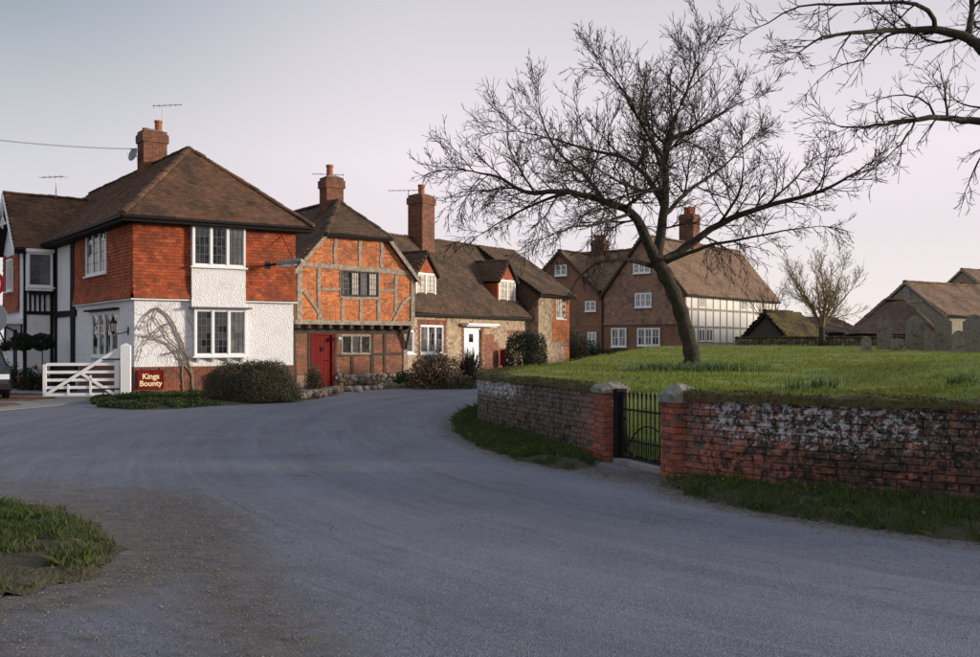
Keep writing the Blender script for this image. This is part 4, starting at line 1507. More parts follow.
# roof
ov = .48
ZR = 5.34
Ap, Bp = A1 - fd * ov - sdv * ov + Z * ZR, B1 + fd * ov - sdv * ov + Z * ZR
Cp, Dp = Ap + sdv * (LEN1 + .5), Bp + sdv * (LEN1 + .5)
Pk = (Ap + Bp) / 2 + sdv * 3.0
Pk.z = 8.08
Qk = Pk + sdv * (LEN1 - 3)
roof(h1, [(Ap, Bp, [Ap, Bp, Pk]), (Cp, Ap, [Cp, Ap, Pk, Qk]), (Bp, Dp, [Bp, Dp, Qk, Pk])], M_ROOF1, [(Ap + Z * .05, Pk), (Bp + Z * .05, Pk), (Pk, Qk)], sag=.008)
def eave_trim(root, p, q, m=M_BLACKWOOD, name='fascia', d=.22, h=.16):
    u = (q - p).normalized()
    f = Fr(p, u, Z)
    L = (q - p).length
    part(name, root, m, lambda b: b.box(f, 0, L, -h - .02, -.03, -.05, -.02))
    part('gutter', root, M_IRON, lambda b: b.tube([f.pt(.02, -.06, .025), f.pt(L - .02, -.06, .025)], .042, 8))
    part('soffit', root, m, lambda b: b.box(f, .05, L - .05, -h - .03, -h - .005, -d * 2.4, -.05))
eave_trim(h1, Ap, Bp); eave_trim(h1, Cp, Ap)
# chimney, dish, aerial
cc = Pk + sdv * 3.75
cc.z = 0
chimney(h1, cc.x, cc.y, sdv, .34, .42, 6.9, 9.25, [(-.12, -.18, .13, .42), (.12, .2, .11, .14)])
dr = thing('satellite_dish', 'small round grey satellite dish on the left side of the corner house chimney', 'satellite dish', tuple(cc - fd * .62 + Z * 8.35))
dc = cc - fd * .62 + Z * 8.35
dn = Vector((-.55, -.8, .25)).normalized()
du = dn.cross(Z).normalized(); dv = du.cross(dn)
def dish(b):
    P, fs = [], []
    for i, (r_, e) in enumerate(((.02, 0), (.12, .012), (.21, .05), (.25, .075))):
        for k in range(16):
            t = 2 * math.pi * k / 16
            P.append(dc + (du * math.cos(t) + dv * math.sin(t)) * r_ + dn * e)
    for i in range(3):
        for k in range(16):
            k2 = (k + 1) % 16
            fs.append((i * 16 + k, i * 16 + k2, i * 16 + 16 + k2, i * 16 + 16 + k))
    fs.append(list(range(16)))
    b.add(P, fs)
part('reflector', dr, M_METAL, dish)
part('arm', dr, M_METAL, lambda b: b.tube([dc - dn * .02, dc - dv * .22 + dn * .12, dc + dn * .32], .012, 5))
part('bracket', dr, M_METAL, lambda b: b.tube([dc, dc + fd * .25 - Z * .1], .02, 6))
cb_ = at(163, 140, cc.y + .3)
aerial('roof_aerial', 'tall television aerial on a mast right of the corner house chimney', (cb_.x, cb_.y, 8.0), 10.3 - 8.0, 1.0, (.9, .3, 0), 6, .12)

# gabled bay on the side, with oriel, black and white timbering
tb0, tb1 = t_of(54), max(.3, t_of(54) - 3.5)
PRO = 1.1
fB = Fr(fS.pt(0, 0, PRO), fS.u, Z)                # front of the bay, parallel to the side wall
nearc = fS.pt(tb0, 0, PRO)
fN = Wall(nearc, fS.pt(tb0, 0, 0))                # near side of the bay, looks at the camera
zbe = 5.35
gm = (tb0 + tb1) / 2
part('bay_wall', h1, M_RENDER, lambda b: (sheet(b, fB, tb1, 0, tb0, 2.75), sheet(b, fN, 0, 0, PRO, zbe), b.poly([fB.pt(tb1, 2.75), fB.pt(tb0, 2.75), fB.pt(tb0, zbe), fB.pt(gm, 7.3), fB.pt(tb1, zbe)])))
bt = MB()
tiles(bt, fB, [(tb1 + .1, 2.75), (tb0 - .45, 2.75), (tb0 - .45, 5.0), (tb1 + .1, 5.0)], .165, .1, .03, flare=(2.75, .08, .2))
bt.build('hung_tiles', M_HANG, h1, kind='stuff')
window(h1, fB, (gm - .65, 3.6, gm + .35, 4.85), 2, 2, 4, c=.12, glass=M_GLASSM)
# timbers on the strip between bay and tile hanging
fSt = fS
xs_ = [t_of(56.5), t_of(73)]
part('timber_panel', h1, M_RENDER, lambda b: sheet(b, fS, tb0, 0, t_of(77), ZE))
for x, wd in ((56.5, .28), (73.6, .5)):
    beam(h1, fS, (t_of(x), .1), (t_of(x), ZE), wd, .06, M_BLACKWOOD, wob=.004)
beam(h1, fS, (tb0, fS.px(65, 314)[1]), (t_of(77), fS.px(65, 314)[1]), .22, .065, M_BLACKWOOD, wob=.004)
beam(h1, fS, (tb0, .55), (t_of(77), .55), .5, .062, M_BLACKWOOD, wob=.004)
for a in (.04, PRO - .12):
    beam(h1, fN, (a + .04, .1), (a + .04, zbe), .12, .03, M_BLACKWOOD, wob=.004)
for k in range(4):
    beam(h1, fN, (.26 + .17 * k, 2.75), (.26 + .17 * k, 3.6), .065, .03, M_BLACKWOOD, wob=.002)
beam(h1, fN, (.05, 2.72), (PRO, 2.72), .13, .034, M_BLACKWOOD, wob=.004)
# oriel window on the near side of the bay
orr = (.10, 3.68, PRO - .12, 4.98)
part('oriel', h1, M_WHITE, lambda b: (b.box(fN, orr[0], orr[2], orr[1] - .14, orr[1], 0, .40), b.box(fN, orr[0] - .04, orr[2] + .04, orr[3], orr[3] + .12, 0, .46),
    b.box(fN, orr[0], orr[0] + .06, orr[1], orr[3], 0, .3), b.box(fN, orr[2] - .06, orr[2], orr[1], orr[3], 0, .3)))
window(h1, fN, orr, 1, 3, 5, c=.38, glass=M_GLASSM)
part('oriel_bracket', h1, M_BLACKWOOD, lambda b: b.slab([fN.pt(orr[0] + .1, 3.53, 0), fN.pt(orr[2] - .1, 3.53, 0), fN.pt(orr[2] - .1, 3.53, .34), fN.pt(orr[0] + .1, 3.53, .34)], Vector((0, 0, -.12))))
# bay roof: two slopes running into the main roof, white bargeboards
e0, e1 = fB.pt(tb1 - .25, zbe - .22, .35), fB.pt(tb0 + .25, zbe - .22, .35)
rg = fB.pt(gm, 7.42, .35)
inn = -fB.n
roof(h1, [(e1, e1 + inn * 3.6, [e1, e1 + inn * 1.9, rg + inn * 4.3, rg]), (e0 + inn * 3.6, e0, [rg, rg + inn * 4.3, e0 + inn * 1.9, e0])], M_ROOF1, [(rg, rg + inn * 3.9)], name='bay_roof')
for e in (e0, e1):
    d_ = (rg - e)
    s_ = Vector((0, 0, -.24))
    ob = part('bargeboard', h1, M_WHITE, lambda b: b.slab([e + fB.n * .03 - Z * .03, rg + fB.n * .03 - Z * .03, rg + fB.n * .03 + s_, e + fB.n * .03 + s_], -fB.n * .05))
part('fretwork', h1, M_WHITE, lambda b: (b.tube([fB.pt(gm, 6.0, .36), fB.pt(gm, 7.3, .36)], .035, 6), b.tube([fB.pt(gm - .75, 6.15, .36), fB.pt(gm + .75, 6.15, .36)], .04, 6),
    b.tube([fB.pt(gm - .4 + .8 * k / 10, 6.15 + .28 * math.sin(math.pi * k / 10), .36) for k in range(11)], .03, 5)))
eave_trim(h1, e1, e1 + inn * 1.8)
# porch on the bay: canopy, door, step
dpa = tb0 - 1.0
part('porch_canopy', h1, M_WHITE, lambda b: (b.box(fB, tb1 + .3, tb0 + .1, 2.30, 2.42, 0, .95), b.box(fB, tb1 + .35, tb0 + .05, 2.42, 2.5, 0, .9)))
for a in (tb1 + .4, tb0 - .02):
    part('canopy_bracket', h1, M_BLACKWOOD, lambda b: (b.tube([fB.pt(a, 1.6, .03), fB.pt(a, 2.0, .2), fB.pt(a, 2.28, .75)], .035, 6), b.tube([fB.pt(a, 1.5, .03), fB.pt(a, 2.29, .03)], .035, 6)))
do = boxpart('door', h1, M_BLACKWOOD, fB, dpa - .45, dpa + .45, .12, 2.1, -.03, .05)
boxpart('door_frame', do, M_WHITE, fB, dpa + .46, dpa + .56, .1, 2.2, -.02, .07)
boxpart('step', h1, M_STONECAP, fB, dpa - .8, dpa + .8, 0, .14, 0, .7)

# sign, lantern, climber on the white house
fsg = fF.off(.06)
sr = fsg.rect(138, 370.5, 163, 388.5)
sg = thing('name_board', 'red board lettered Kings Bounty on the brick plinth of the corner house', 'sign', tuple(fsg.pt((sr[0] + sr[2]) / 2, sr[1])))
boxpart('board', sg, M_RED, fsg, sr[0], sr[2], sr[1], sr[3], -.03, .02)
part('rim', sg, M_RED, lambda b: (b.box(fsg, sr[0] - .02, sr[2] + .02, sr[3] - .03, sr[3] + .02, -.02, .035), b.box(fsg, sr[0] - .02, sr[2] + .02, sr[1] - .02, sr[1] + .03, -.02, .035),
    b.box(fsg, sr[0] - .02, sr[0] + .03, sr[1] + .03, sr[3] - .03, -.02, .035), b.box(fsg, sr[2] - .03, sr[2] + .02, sr[1] + .03, sr[3] - .03, -.02, .035)))
def lettering(parent, fr, text, a, b_, size, m, c=.024):
    cu = bpy.data.curves.new('lettering', 'FONT')
    cu.body = text
    cu.size = size
    cu.align_x = 'CENTER'
    cu.extrude = .004
    cu.offset = .006
    tmp = bpy.data.objects.new('tmp', cu)
    COL.objects.link(tmp)
    dg = bpy.context.evaluated_depsgraph_get()
    me = bpy.data.meshes.new_from_object(tmp.evaluated_get(dg))
    bpy.data.objects.remove(tmp)
    o = bpy.data.objects.new('lettering', me)
    me.materials.clear(); me.materials.append(m)
    o.matrix_local = Matrix.Translation(fr.pt(a, b_, c) - ORG[parent.name]) @ Matrix((fr.u, fr.v, fr.n)).transposed().to_4x4()
    COL.objects.link(o)
    o.parent = parent
hh = sr[3] - sr[1]
lettering(sg, fsg, 'Kings', (sr[0] + sr[2]) / 2, sr[1] + hh * .54, hh * .42, M_CREAM)
lettering(sg, fsg, 'Bounty', (sr[0] + sr[2]) / 2, sr[1] + hh * .15, hh * .42, M_CREAM)
# sign in front of the render, below: two hooks
part('hook', sg, M_IRON, lambda b: (b.tube([fsg.pt(sr[0] + .1, sr[3], 0), fsg.pt(sr[0] + .1, sr[3] + .08, -.02)], .01, 5), b.tube([fsg.pt(sr[2] - .1, sr[3], 0), fsg.pt(sr[2] - .1, sr[3] + .08, -.02)], .01, 5)))

la, lb = fS.px(128.5, 331)
lp0 = fS.pt(la, lb, 0)
ln = thing('wall_lantern', 'black carriage lantern on a bracket at the white corner', 'lantern', tuple(lp0))
lc = fS.pt(la - .1, lb - .02, .42)
part('bracket', ln, M_IRON, lambda b: (b.tube([lp0, fS.pt(la - .05, lb - .08, .2), lc + Z * -.06], .016, 6), b.box(fS, la - .05, la + .05, lb - .12, lb + .12, 0, .02)))
part('glass', ln, M_GLASSL, lambda b: b.lathe(lc, [(.055, 0), (.10, .25)], 6))
part('cage', ln, M_IRON, lambda b: (b.lathe(lc, [(.02, -.08), (.06, -.02), (.06, .005)], 6), b.lathe(lc, [(.125, .25), (.12, .27), (.04, .38), (.05, .40), (.01, .47)], 6),
    [b.tube([lc + Vector((.058 * math.cos(k * math.pi / 3), .058 * math.sin(k * math.pi / 3), 0)), lc + Vector((.105 * math.cos(k * math.pi / 3), .105 * math.sin(k * math.pi / 3), .25))], .008, 4) for k in range(6)]))

vn = thing('bare_climber', 'bare arching stems of a climber on the white rendered wall', 'climbing plant', tuple(fF.pt(*fF.px(187, 396), .1)))
vb = MB()
R_ = random.Random(4)
def vine(pts, r0, r1, lvl):
    P = smooth_path([fF.pt(*fF.px(x, y), .05 + .02 * R_.random()) for x, y in pts], max(8, len(pts) * 5))
    P = [p + fF.u * R_.gauss(0, .012) + Z * R_.gauss(0, .012) for p in P]
    vb.tube(P, [r0 + (r1 - r0) * i / (len(P) - 1) for i in range(len(P))], 5)
    if lvl:
        for p in P[3::2 if lvl > 1 else 3]:
            an = R_.uniform(0, 6.28)
            L = R_.uniform(.25, .9) * (1 if lvl > 1 else .5)
            q = [p]
            for k in range(5):
                an += R_.gauss(0, .5)
                q.append(q[-1] + (fF.u * math.cos(an) + Z * math.sin(an)) * L / 5 + fF.n * R_.gauss(0, .01))
            vb.tube(q, [r1 * .8 + .003, .005, .004, .004, .003, .003], 4, cap=False)
vine([(193, 396), (190, 368), (182, 345), (172, 322), (158, 309), (146, 316), (137, 330)], .045, .014, 2)
vine([(190, 372), (180, 358), (168, 345), (152, 338), (138, 335)], .03, .01, 2)
vine([(182, 400), (182, 372), (181, 352), (170, 340), (160, 326), (150, 314)], .03, .01, 2)
vine([(172, 322), (160, 328), (150, 338), (141, 348), (138, 362)], .02, .008, 2)
vine([(180, 350), (170, 353), (160, 356)], .025, .012, 1)
vine([(158, 309), (150, 325), (158, 338), (166, 330), (158, 318)], .016, .008, 1)
vine([(192, 362), (198, 345), (192, 328), (184, 312)], .016, .006, 1)
vb.build('stems', M_VINE, vn)

# white five-bar gate and its post
gl, gr_ = G(43, 399.5), G(119.5, 398.5)
gfr = Fr(gl, gr_ - gl, Z)
GW = (gr_ - gl).length
sc_ = gl.y / F
wg = thing('field_gate', 'white five-bar wooden gate across the driveway beside the corner house', 'gate', tuple(gl))
wbx = lambda *a: boxpart(a[0], wg, M_WHITE, gfr, *a[1:])
wbx('hanging_stile', GW - .13, GW, .08, 1.42, -.045, .045)
wbx('stile', 0, .09, .08, .98, -.04, .04)
for i, z in enumerate((.13, .33, .54, .76, .98)):
    wbx('rail', .09, GW - .13, z - .04, z + .04, -.028, .028)
def gbr(nm, a0, z0, a1, z1, wd=.075, c0=.028, c1=.055):
    d = np.array([a1 - a0, z1 - z0]); d = d / np.linalg.norm(d); n_ = np.array([-d[1], d[0]]) * wd / 2
    part(nm, wg, M_WHITE, lambda b: b.slab([gfr.pt(a0 - n_[0], z0 - n_[1], c1), gfr.pt(a1 - n_[0], z1 - n_[1], c1), gfr.pt(a1 + n_[0], z1 + n_[1], c1), gfr.pt(a0 + n_[0], z0 + n_[1], c1)], gfr.n * (c0 - c1)))
gbr('brace', .06, .12, GW - .1, 1.36, .085)
gbr('brace', GW * .5, .72, GW - .12, .12)
for a in (GW * .33, GW * .62):
    gbr('upright', a, .12, a, .12 + (.3 if a < GW * .5 else .55), .06)
for z in (.28, 1.12):
    part('hinge', wg, M_IRON, lambda b: b.box(gfr, GW - .45, GW + .1, z - .02, z + .02, .056, .066))
b = MB()
b.box(gfr, GW + .04, GW + .30, -.05, 1.50, -.13, .13)
b.add([gfr.pt(a, 1.50, c) for a, c in ((GW + .04, -.13), (GW + .30, -.13), (GW + .30, .13), (GW + .04, .13))] + [gfr.pt(GW + .17, 1.58, 0)], [(0, 1, 4), (1, 2, 4), (2, 3, 4), (3, 0, 4)])
b.build('gate_post', M_WHITE, label='thick white post carrying the five-bar gate', cat='gate post', origin=gfr.pt(GW + .17, 0))

# =================================================================== HOUSE 2: brick and timber frame
A2, B2 = Vector((-6.92, 34.0, 0)), Vector((-3.0, 36.85, 0))
f2 = Wall(A2, B2)
W2 = f2.w
h2 = thing('timber_framed_house', 'old brick and timber house with jettied upper floor, half-hipped roof and red door', 'house', tuple(A2))
JET = .38
f2g = f2.off(-JET)                              # ground floor, set back under the jetty
zj0, zj1 = 1.95, 2.30
zt = 4.42
hipz = 5.62
sl = (7.06 - 4.36) / (W2 / 2)
hl = (hipz - 4.36) / sl
wu = f2.rect(341, 271.5, 378, 296.5)
wl2 = f2g.rect(341, 334.5, 370.5, 354.5)
dr2 = f2g.rect(311, 333.5, 333.5, 387.3)
gpoly = [(0, zj1), (W2, zj1), (W2, 4.36), (W2 - hl, hipz), (hl, hipz), (0, 4.36)]
part('upper_wall', h2, M_MORTAR_H, lambda b: b.slab([f2.pt(a, z, 0) for a, z in gpoly], -f2.n * .2))
ub = MB()
bricks(ub, f2, 0, W2, zj1, hipz, 0., poly=gpoly, holes=[wu])
ub.build('upper_bricks', M_HBRICK, h2, kind='stuff')
GL = f2g.px(292, 360)[0]
GR = f2g.px(405, 360)[0]
part('ground_floor_wall', h2, M_MORTAR_H, lambda b: (sheet(b, f2g, GL, -.05, W2, zj1, [wl2, dr2], 0., .15), sheet(b, Wall(f2g.pt(W2, 0)[:2], (f2g.pt(W2, 0) - f2.n * 6)[:2]), 0, 0, 6, 4.3), sheet(b, Wall((f2g.pt(GL, 0) - f2.n * 6)[:2], f2g.pt(GL, 0)[:2]), 0, 0, 6, 4.3)))
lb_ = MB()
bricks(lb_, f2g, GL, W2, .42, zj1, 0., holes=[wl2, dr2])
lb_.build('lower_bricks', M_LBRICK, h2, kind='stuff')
T = lambda x0, y0, x1, y1, w_=3.4, m=M_GREYWOOD, pr=.035: beampx(h2, f2, x0, y0, x1, y1, w_, 35.3, m=m, proud=pr)
T(297.5, 263.5, 414, 273.5, 4.8, pr=.045)
T(335.4, 231, 335.4, 264); T(359.8, 232.5, 359.8, 266); T(381.5, 235, 381.5, 268)
T(300, 264, 299, 323, 5.0, pr=.05); T(412.3, 273, 412.3, 323, 4.2, pr=.05)
T(319, 268, 319, 322); T(342.4, 297, 342.4, 323); T(360.5, 298, 360.5, 323, 2.8); T(378.6, 273, 378.6, 323); T(396, 274, 395.4, 312)
T(321, 288.5, 341, 289.3, 2.4, pr=.03); T(380, 290.5, 395, 290.7, 2.4, pr=.03); T(341, 268, 341, 297, 3.0); T(342, 298.5, 378, 298.5, 2.6, pr=.05)
T(302, 289, 312, 302, 3.2, pr=.042); T(311, 300.5, 325, 323, 3.0, pr=.042); T(412, 295, 402, 304, 3.2, pr=.042); T(403, 303, 392.5, 323, 3.0, pr=.042)
boxpart('bressummer', h2, M_GREYWOOD, f2, -.05, W2 + .05, zj1 - .04, zj1 + .12, -.18, .06)
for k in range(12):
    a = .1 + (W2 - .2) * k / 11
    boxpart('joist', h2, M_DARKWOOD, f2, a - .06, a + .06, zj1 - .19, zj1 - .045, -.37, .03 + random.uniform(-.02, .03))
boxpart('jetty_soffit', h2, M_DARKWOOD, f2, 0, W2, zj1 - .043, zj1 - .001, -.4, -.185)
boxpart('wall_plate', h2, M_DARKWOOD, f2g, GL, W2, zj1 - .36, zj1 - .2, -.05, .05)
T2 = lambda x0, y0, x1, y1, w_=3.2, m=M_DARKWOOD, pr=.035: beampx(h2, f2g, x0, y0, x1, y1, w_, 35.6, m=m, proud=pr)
T2(352, 356, 352, 375); T2(371.8, 334, 371.8, 375); T2(384.4, 334, 384.4, 379); T2(334.5, 355.5, 403, 353.5, 2.8, pr=.03)
T2(404.5, 331, 404.5, 386, 3.8, M_GREYWOOD, .05); T2(293.5, 331, 293.5, 389, 4.6, M_DARKWOOD, .05); T2(309, 333, 309, 388, 2.2); T2(335.3, 333, 335.3, 380, 2.0)
part('jetty_brace', h2, M_DARKWOOD, lambda b: b.tube([f2g.pt(W2 - .1, 1.35, .05), f2g.pt(W2 - .08, 1.7, .16), f2.pt(W2 - .08, zj1 - .1, -.03)], .06, 6))
T2(334.5, 377.5, 383, 374.5, 3.6, M_STONECAP, .10)
window(h2, f2, wu, 4, 3, 4, c=.05, fw=.045, m=M_DARKWOOD, glass=[M_GLASS, M_GLASSL, M_GLASSM, M_GLASSL], sill=False, barw=.018)
window(h2, f2g, wl2, 3, 3, 4, c=.03, fw=.05, m=M_GREYWOOD, glass=[M_GLASS, M_GLASSM, M_GLASS], sill=False, diamond=True, barw=.014)
do = part('door', h2, M_RED, lambda b: [b.box(f2g, dr2[0] + .06 + (dr2[2] - dr2[0] - .12) * k / 5 + .004, dr2[0] + .06 + (dr2[2] - dr2[0] - .12) * (k + 1) / 5 - .004, dr2[1] + .03, dr2[3] - .06, -.10, -.04) for k in range(5)])
part('door_frame', do, M_RED, lambda b: (b.box(f2g, dr2[0] - .01, dr2[0] + .06, dr2[1], dr2[3], -.12, .03), b.box(f2g, dr2[2] - .06, dr2[2] + .01, dr2[1], dr2[3], -.12, .03), b.box(f2g, dr2[0] + .06, dr2[2] - .06, dr2[3] - .06, dr2[3], -.12, .03)))
part('knocker', do, M_IRON, lambda b: (b.box(f2g, (dr2[0] + dr2[2]) / 2 - .05, (dr2[0] + dr2[2]) / 2 + .05, 1.3, 1.46, -.04, -.02), b.tube([f2g.pt((dr2[0] + dr2[2]) / 2 + .05 * math.cos(t), 1.36 + .07 * math.sin(t), -.01) for t in np.linspace(0, 6.28, 12)], .012, 5)))
part('handle', do, M_IRON, lambda b: b.tube([f2g.pt(dr2[2] - .17, .95, -.03), f2g.pt(dr2[2] - .17, .95, .03), f2g.pt(dr2[2] - .27, .95, .03)], .015, 6))
boxpart('doorstep', h2, M_CONC, f2g, dr2[0] - .08, dr2[2] + .08, -.02, dr2[1] + .02, -.1, .4)
lo_ = f2g.px(336.5, 339)
il = thing('porch_lamp', 'small black iron lamp bracket between the red door and the leaded window', 'lamp', tuple(f2g.pt(*lo_, .0)))
part('bracket', il, M_IRON, lambda b: (b.tube([f2g.pt(lo_[0], lo_[1], 0), f2g.pt(lo_[0], lo_[1] + .05, .22)], .018, 6), b.tube([f2g.pt(lo_[0] - .01, lo_[1] - .12, .01), f2g.pt(lo_[0] - .01, lo_[1] + .12, .01)], .015, 6)))
part('globe', il, M_LAMP, lambda b: b.lathe(f2g.pt(lo_[0], lo_[1] - .06, .22), [(.02, 0), (.06, .03), (.075, .08), (.06, .13), (.02, .15)], 10), smooth=True)
# rubble plinth: stones one by one
def rock(seed, n=2):
    r = random.Random(seed)
    P = []
    for i, (z, q) in enumerate(((-.5, .7), (-.15, 1.), (.2, .95), (.5, .6))):
        for k in range(7):
            t = 2 * math.pi * k / 7 + i * .3
            rr = .5 * q * r.uniform(.82, 1.15)
            P.append((math.cos(t) * rr, math.sin(t) * rr, z * r.uniform(.85, 1.1)))
    fs = [(i * 7 + k, i * 7 + (k + 1) % 7, i * 7 + 7 + (k + 1) % 7, i * 7 + 7 + k) for i in range(3) for k in range(7)]
    fs += [list(range(6, -1, -1)), [21 + k for k in range(7)]]
    me = bpy.data.meshes.new('stone')
    me.from_pydata(P, [], [list(f_) for f_ in fs])
    me.materials.append(M_STONE)
    return me
ROCKS = [rock(k) for k in range(6)]
def put_stone(root, p, sx, sy, sz, rz):
    o = bpy.data.objects.new('stone', random.choice(ROCKS))
    o.location = p - ORG[root.name]
    o.scale = (sx, sy, sz)
    o.rotation_euler = (random.gauss(0, .15), random.gauss(0, .15), rz)
    COL.objects.link(o)
    o.parent = root
rz2 = math.atan2(f2.u.y, f2.u.x)
a0s, a1s = f2g.px(334, 385)[0], W2 + .1
for row, z in enumerate((.06, .2, .34)):
    a = a0s + random.uniform(0, .1)
    while a < a1s:
        w_ = random.uniform(.16, .34)
        put_stone(h2, f2g.pt(a + w_ / 2, z + random.gauss(0, .02), .04 + .07 * (2 - row) + random.gauss(0, .02)), w_ * 1.08, random.uniform(.22, .34), random.uniform(.15, .2), rz2 + random.gauss(0, .1))
        a += w_
# half-hipped roof
inn2 = -f2.n
ov2 = .28
eL = f2.pt(-ov2, 4.36 - sl * ov2, .18); eR = f2.pt(W2 + ov2, 4.36 - sl * ov2, .18)
hL, hR = f2.pt(hl - .12, hipz - .06, .28), f2.pt(W2 - hl + .12, hipz - .06, .28)
hL2, hR2 = f2.pt(hl, hipz + .05, .18), f2.pt(W2 - hl, hipz + .05, .18)
ap2 = f2.pt(W2 / 2, 7.08, -1.5)
bk2 = 8.0
rb = f2.pt(W2 / 2, 7.08, -bk2)
roof(h2, [(hL, hR, [hL, hR, ap2]), (eL + inn2 * bk2, eL, [eL + inn2 * bk2, eL, hL2, ap2, rb]), (eR, eR + inn2 * bk2, [eR, eR + inn2 * bk2, rb, ap2, hR2])], M_ROOF2,
     [(hL, ap2), (hR, ap2), (ap2, rb)], sag=.014)
for e, hq in ((eL, hL2), (eR, hR2)):
    f_ = f2.n * .02
    part('bargeboard', h2, M_GREYWOOD, lambda b: b.slab([e + f_ - Z * .04, hq + f_ - Z * .06, hq + f_ - Z * .26, e + f_ - Z * .24], -f2.n * .06))
eave_trim(h2, hL, hR, M_DARKWOOD, h=.1)
c2_ = ap2 + inn2 * .55
chimney(h2, c2_.x, c2_.y, f2.u, .36, .30, 6.2, 8.0, [(-.08, 0, .13, .5)])
aerial('roof_aerial', 'small television aerial beside the chimney of the timber-framed house', tuple(at(333, 190, c2_.y + .3)), .6, 1.2, (-1, -.2, 0), 5)
# street lamp on the wall of the corner house
la_, lb2 = fF.px(267, 265.5)
sl0 = fF.pt(la_, lb2, .06)
slp = thing('street_lamp', 'pale street lamp on a short arm at the right end of the hung tiles', 'street lamp', tuple(sl0))
arm_end = at(302, 260.5, 29.9)
dl = arm_end - sl0
part('arm', slp, M_IRON, lambda b: (b.tube([sl0, sl0 + dl * .4], .04, 7), b.box(fF, la_ - .09, la_ + .09, lb2 - .12, lb2 + .12, .04, .09)))
part('head', slp, M_CONC, lambda b: b.tube([sl0 + dl * .28, sl0 + dl * .36, sl0 + dl * .8, arm_end], [.05, .085, .10, .06], 10))
part('lens', slp, M_LAMP, lambda b: b.tube([sl0 + dl * .4 - Z * .06, sl0 + dl * .6 - Z * .09, sl0 + dl * .82 - Z * .07], [.05, .07, .05], 8))
sw_ = fF.px(281, 236)
part('stay', slp, M_IRON, lambda b: b.tube([fF.pt(sw_[0], sw_[1], .08), sl0 + dl * .75 + Z * .08], .012, 5))

# =================================================================== HOUSE 3: low flint cottage
d3 = Vector((.557, .83, 0)).normalized()
O3 = Vector((-2.985, 38.48, 0)) - d3 * .78
W3 = 10.8
f3 = Wall(O3, O3 + d3 * W3)
h3 = thing('flint_cottage', 'long low flint cottage with tall chimney, two dormers and brown tiled roof', 'house', tuple(O3))
ze3 = 3.08
w31 = f3.rect(420.5, 325, 444, 353.5)
w30 = f3.rect(404, 330, 414.5, 353.5)
d31 = f3.rect(464, 328, 481.5, 383)
part('flint_wall', h3, M_FLINT, lambda b: (sheet(b, f3, 0, -.05, W3, ze3, [w31, w30, d31], 0., .18), sheet(b, Wall((O3 - f3.n * 5.8)[:2], O3[:2]), 0, 0, 5.6, ze3)))
window(h3, f3, w31, 3, 2, 4, c=-.02, glass=[M_GLASSM, M_GLASS, M_GLASS])
window(h3, f3, w30, 1, 2, 4, c=-.02, glass=M_GLASSM)
qb = MB()   # brick dressings round the openings
for r_ in (w31, d31):
    for s_ in (r_[0] - .24, r_[2]):
        i, z = 0, .1
        while z < r_[3]:
            e_ = .08 if i % 3 else 0
            bricks(qb, f3, s_ + (e_ if s_ < r_[0] else 0), s_ + .24 - (e_ if s_ > r_[0] else 0), z, z + .075, .004)
            z += .075; i += 1
    bricks(qb, f3, r_[0] - .2, r_[2] + .2, r_[3], r_[3] + .22, .004, bl=.075, bh=.22)
bricks(qb, f3, d31[2] + .24, d31[2] + 1.7, .1, 2.0, .004, poly=[(d31[2], 0), (d31[2] + 1.7, 0), (d31[2] + 1.75, 1.2), (d31[2] + 1.2, 1.6), (d31[2] + .8, 2.1), (d31[2], 2.0)])
qx = f3.px(533, 330)[0]
bricks(qb, f3, f3.px(507, 323)[0], f3.px(531, 323)[0], 2.05, 2.2, .004)
bricks(qb, f3, qx + .5, qx + 1.1, .1, ze3, .004)
qb.build('brick_dressings', M_LBRICK, h3, kind='stuff')
do = boxpart('door', h3, M_WHITE, f3, d31[0] + .05, d31[2] - .05, .05, d31[3] - .05, -.16, -.10)
boxpart('door_frame', do, M_WHITE, f3, d31[0], d31[2], d31[3] - .06, d31[3], -.16, -.03)
dm = (d31[0] + d31[2]) / 2
boxpart('door_light', do, M_GLASS, f3, dm - .16, dm + .16, d31[3] - .62, d31[3] - .26, -.10, -.092)
part('knob', do, M_IRON, lambda b: b.tube([f3.pt(d31[2] - .2, 1.0, -.1), f3.pt(d31[2] - .2, 1.0, -.04)], .03, 8))
part('porch_canopy', h3, M_WHITE, lambda b: (b.box(f3, d31[0] - .25, d31[2] + .85, d31[3] + .12, d31[3] + .19, 0, .42), b.box(f3, d31[0] - .2, d31[2] + .8, d31[3] + .06, d31[3] + .117, 0, .3)))
inn3 = -f3.n
HB = 2.95
zr3 = 6.33
ov3 = .3
sl3 = (zr3 - ze3) / HB
E0, E1 = f3.pt(-.2, ze3 - sl3 * ov3 + .05, ov3), f3.pt(W3 + .1, ze3 - sl3 * ov3 + .05, ov3)
Lr = f3.px(569, 330, .55)[0] + .2
W3 = f3.px(538.5, 330, .55)[0] + .35
R0, R1 = f3.pt(-.2, zr3, -HB), f3.pt(Lr, zr3 + .1, -HB)
R1m = f3.pt(W3 + .1, zr3 + .08, -HB)
K0, K1 = f3.pt(-.2, ze3 - .2, -2 * HB - ov3), f3.pt(Lr, ze3 - .2, -2 * HB - ov3)
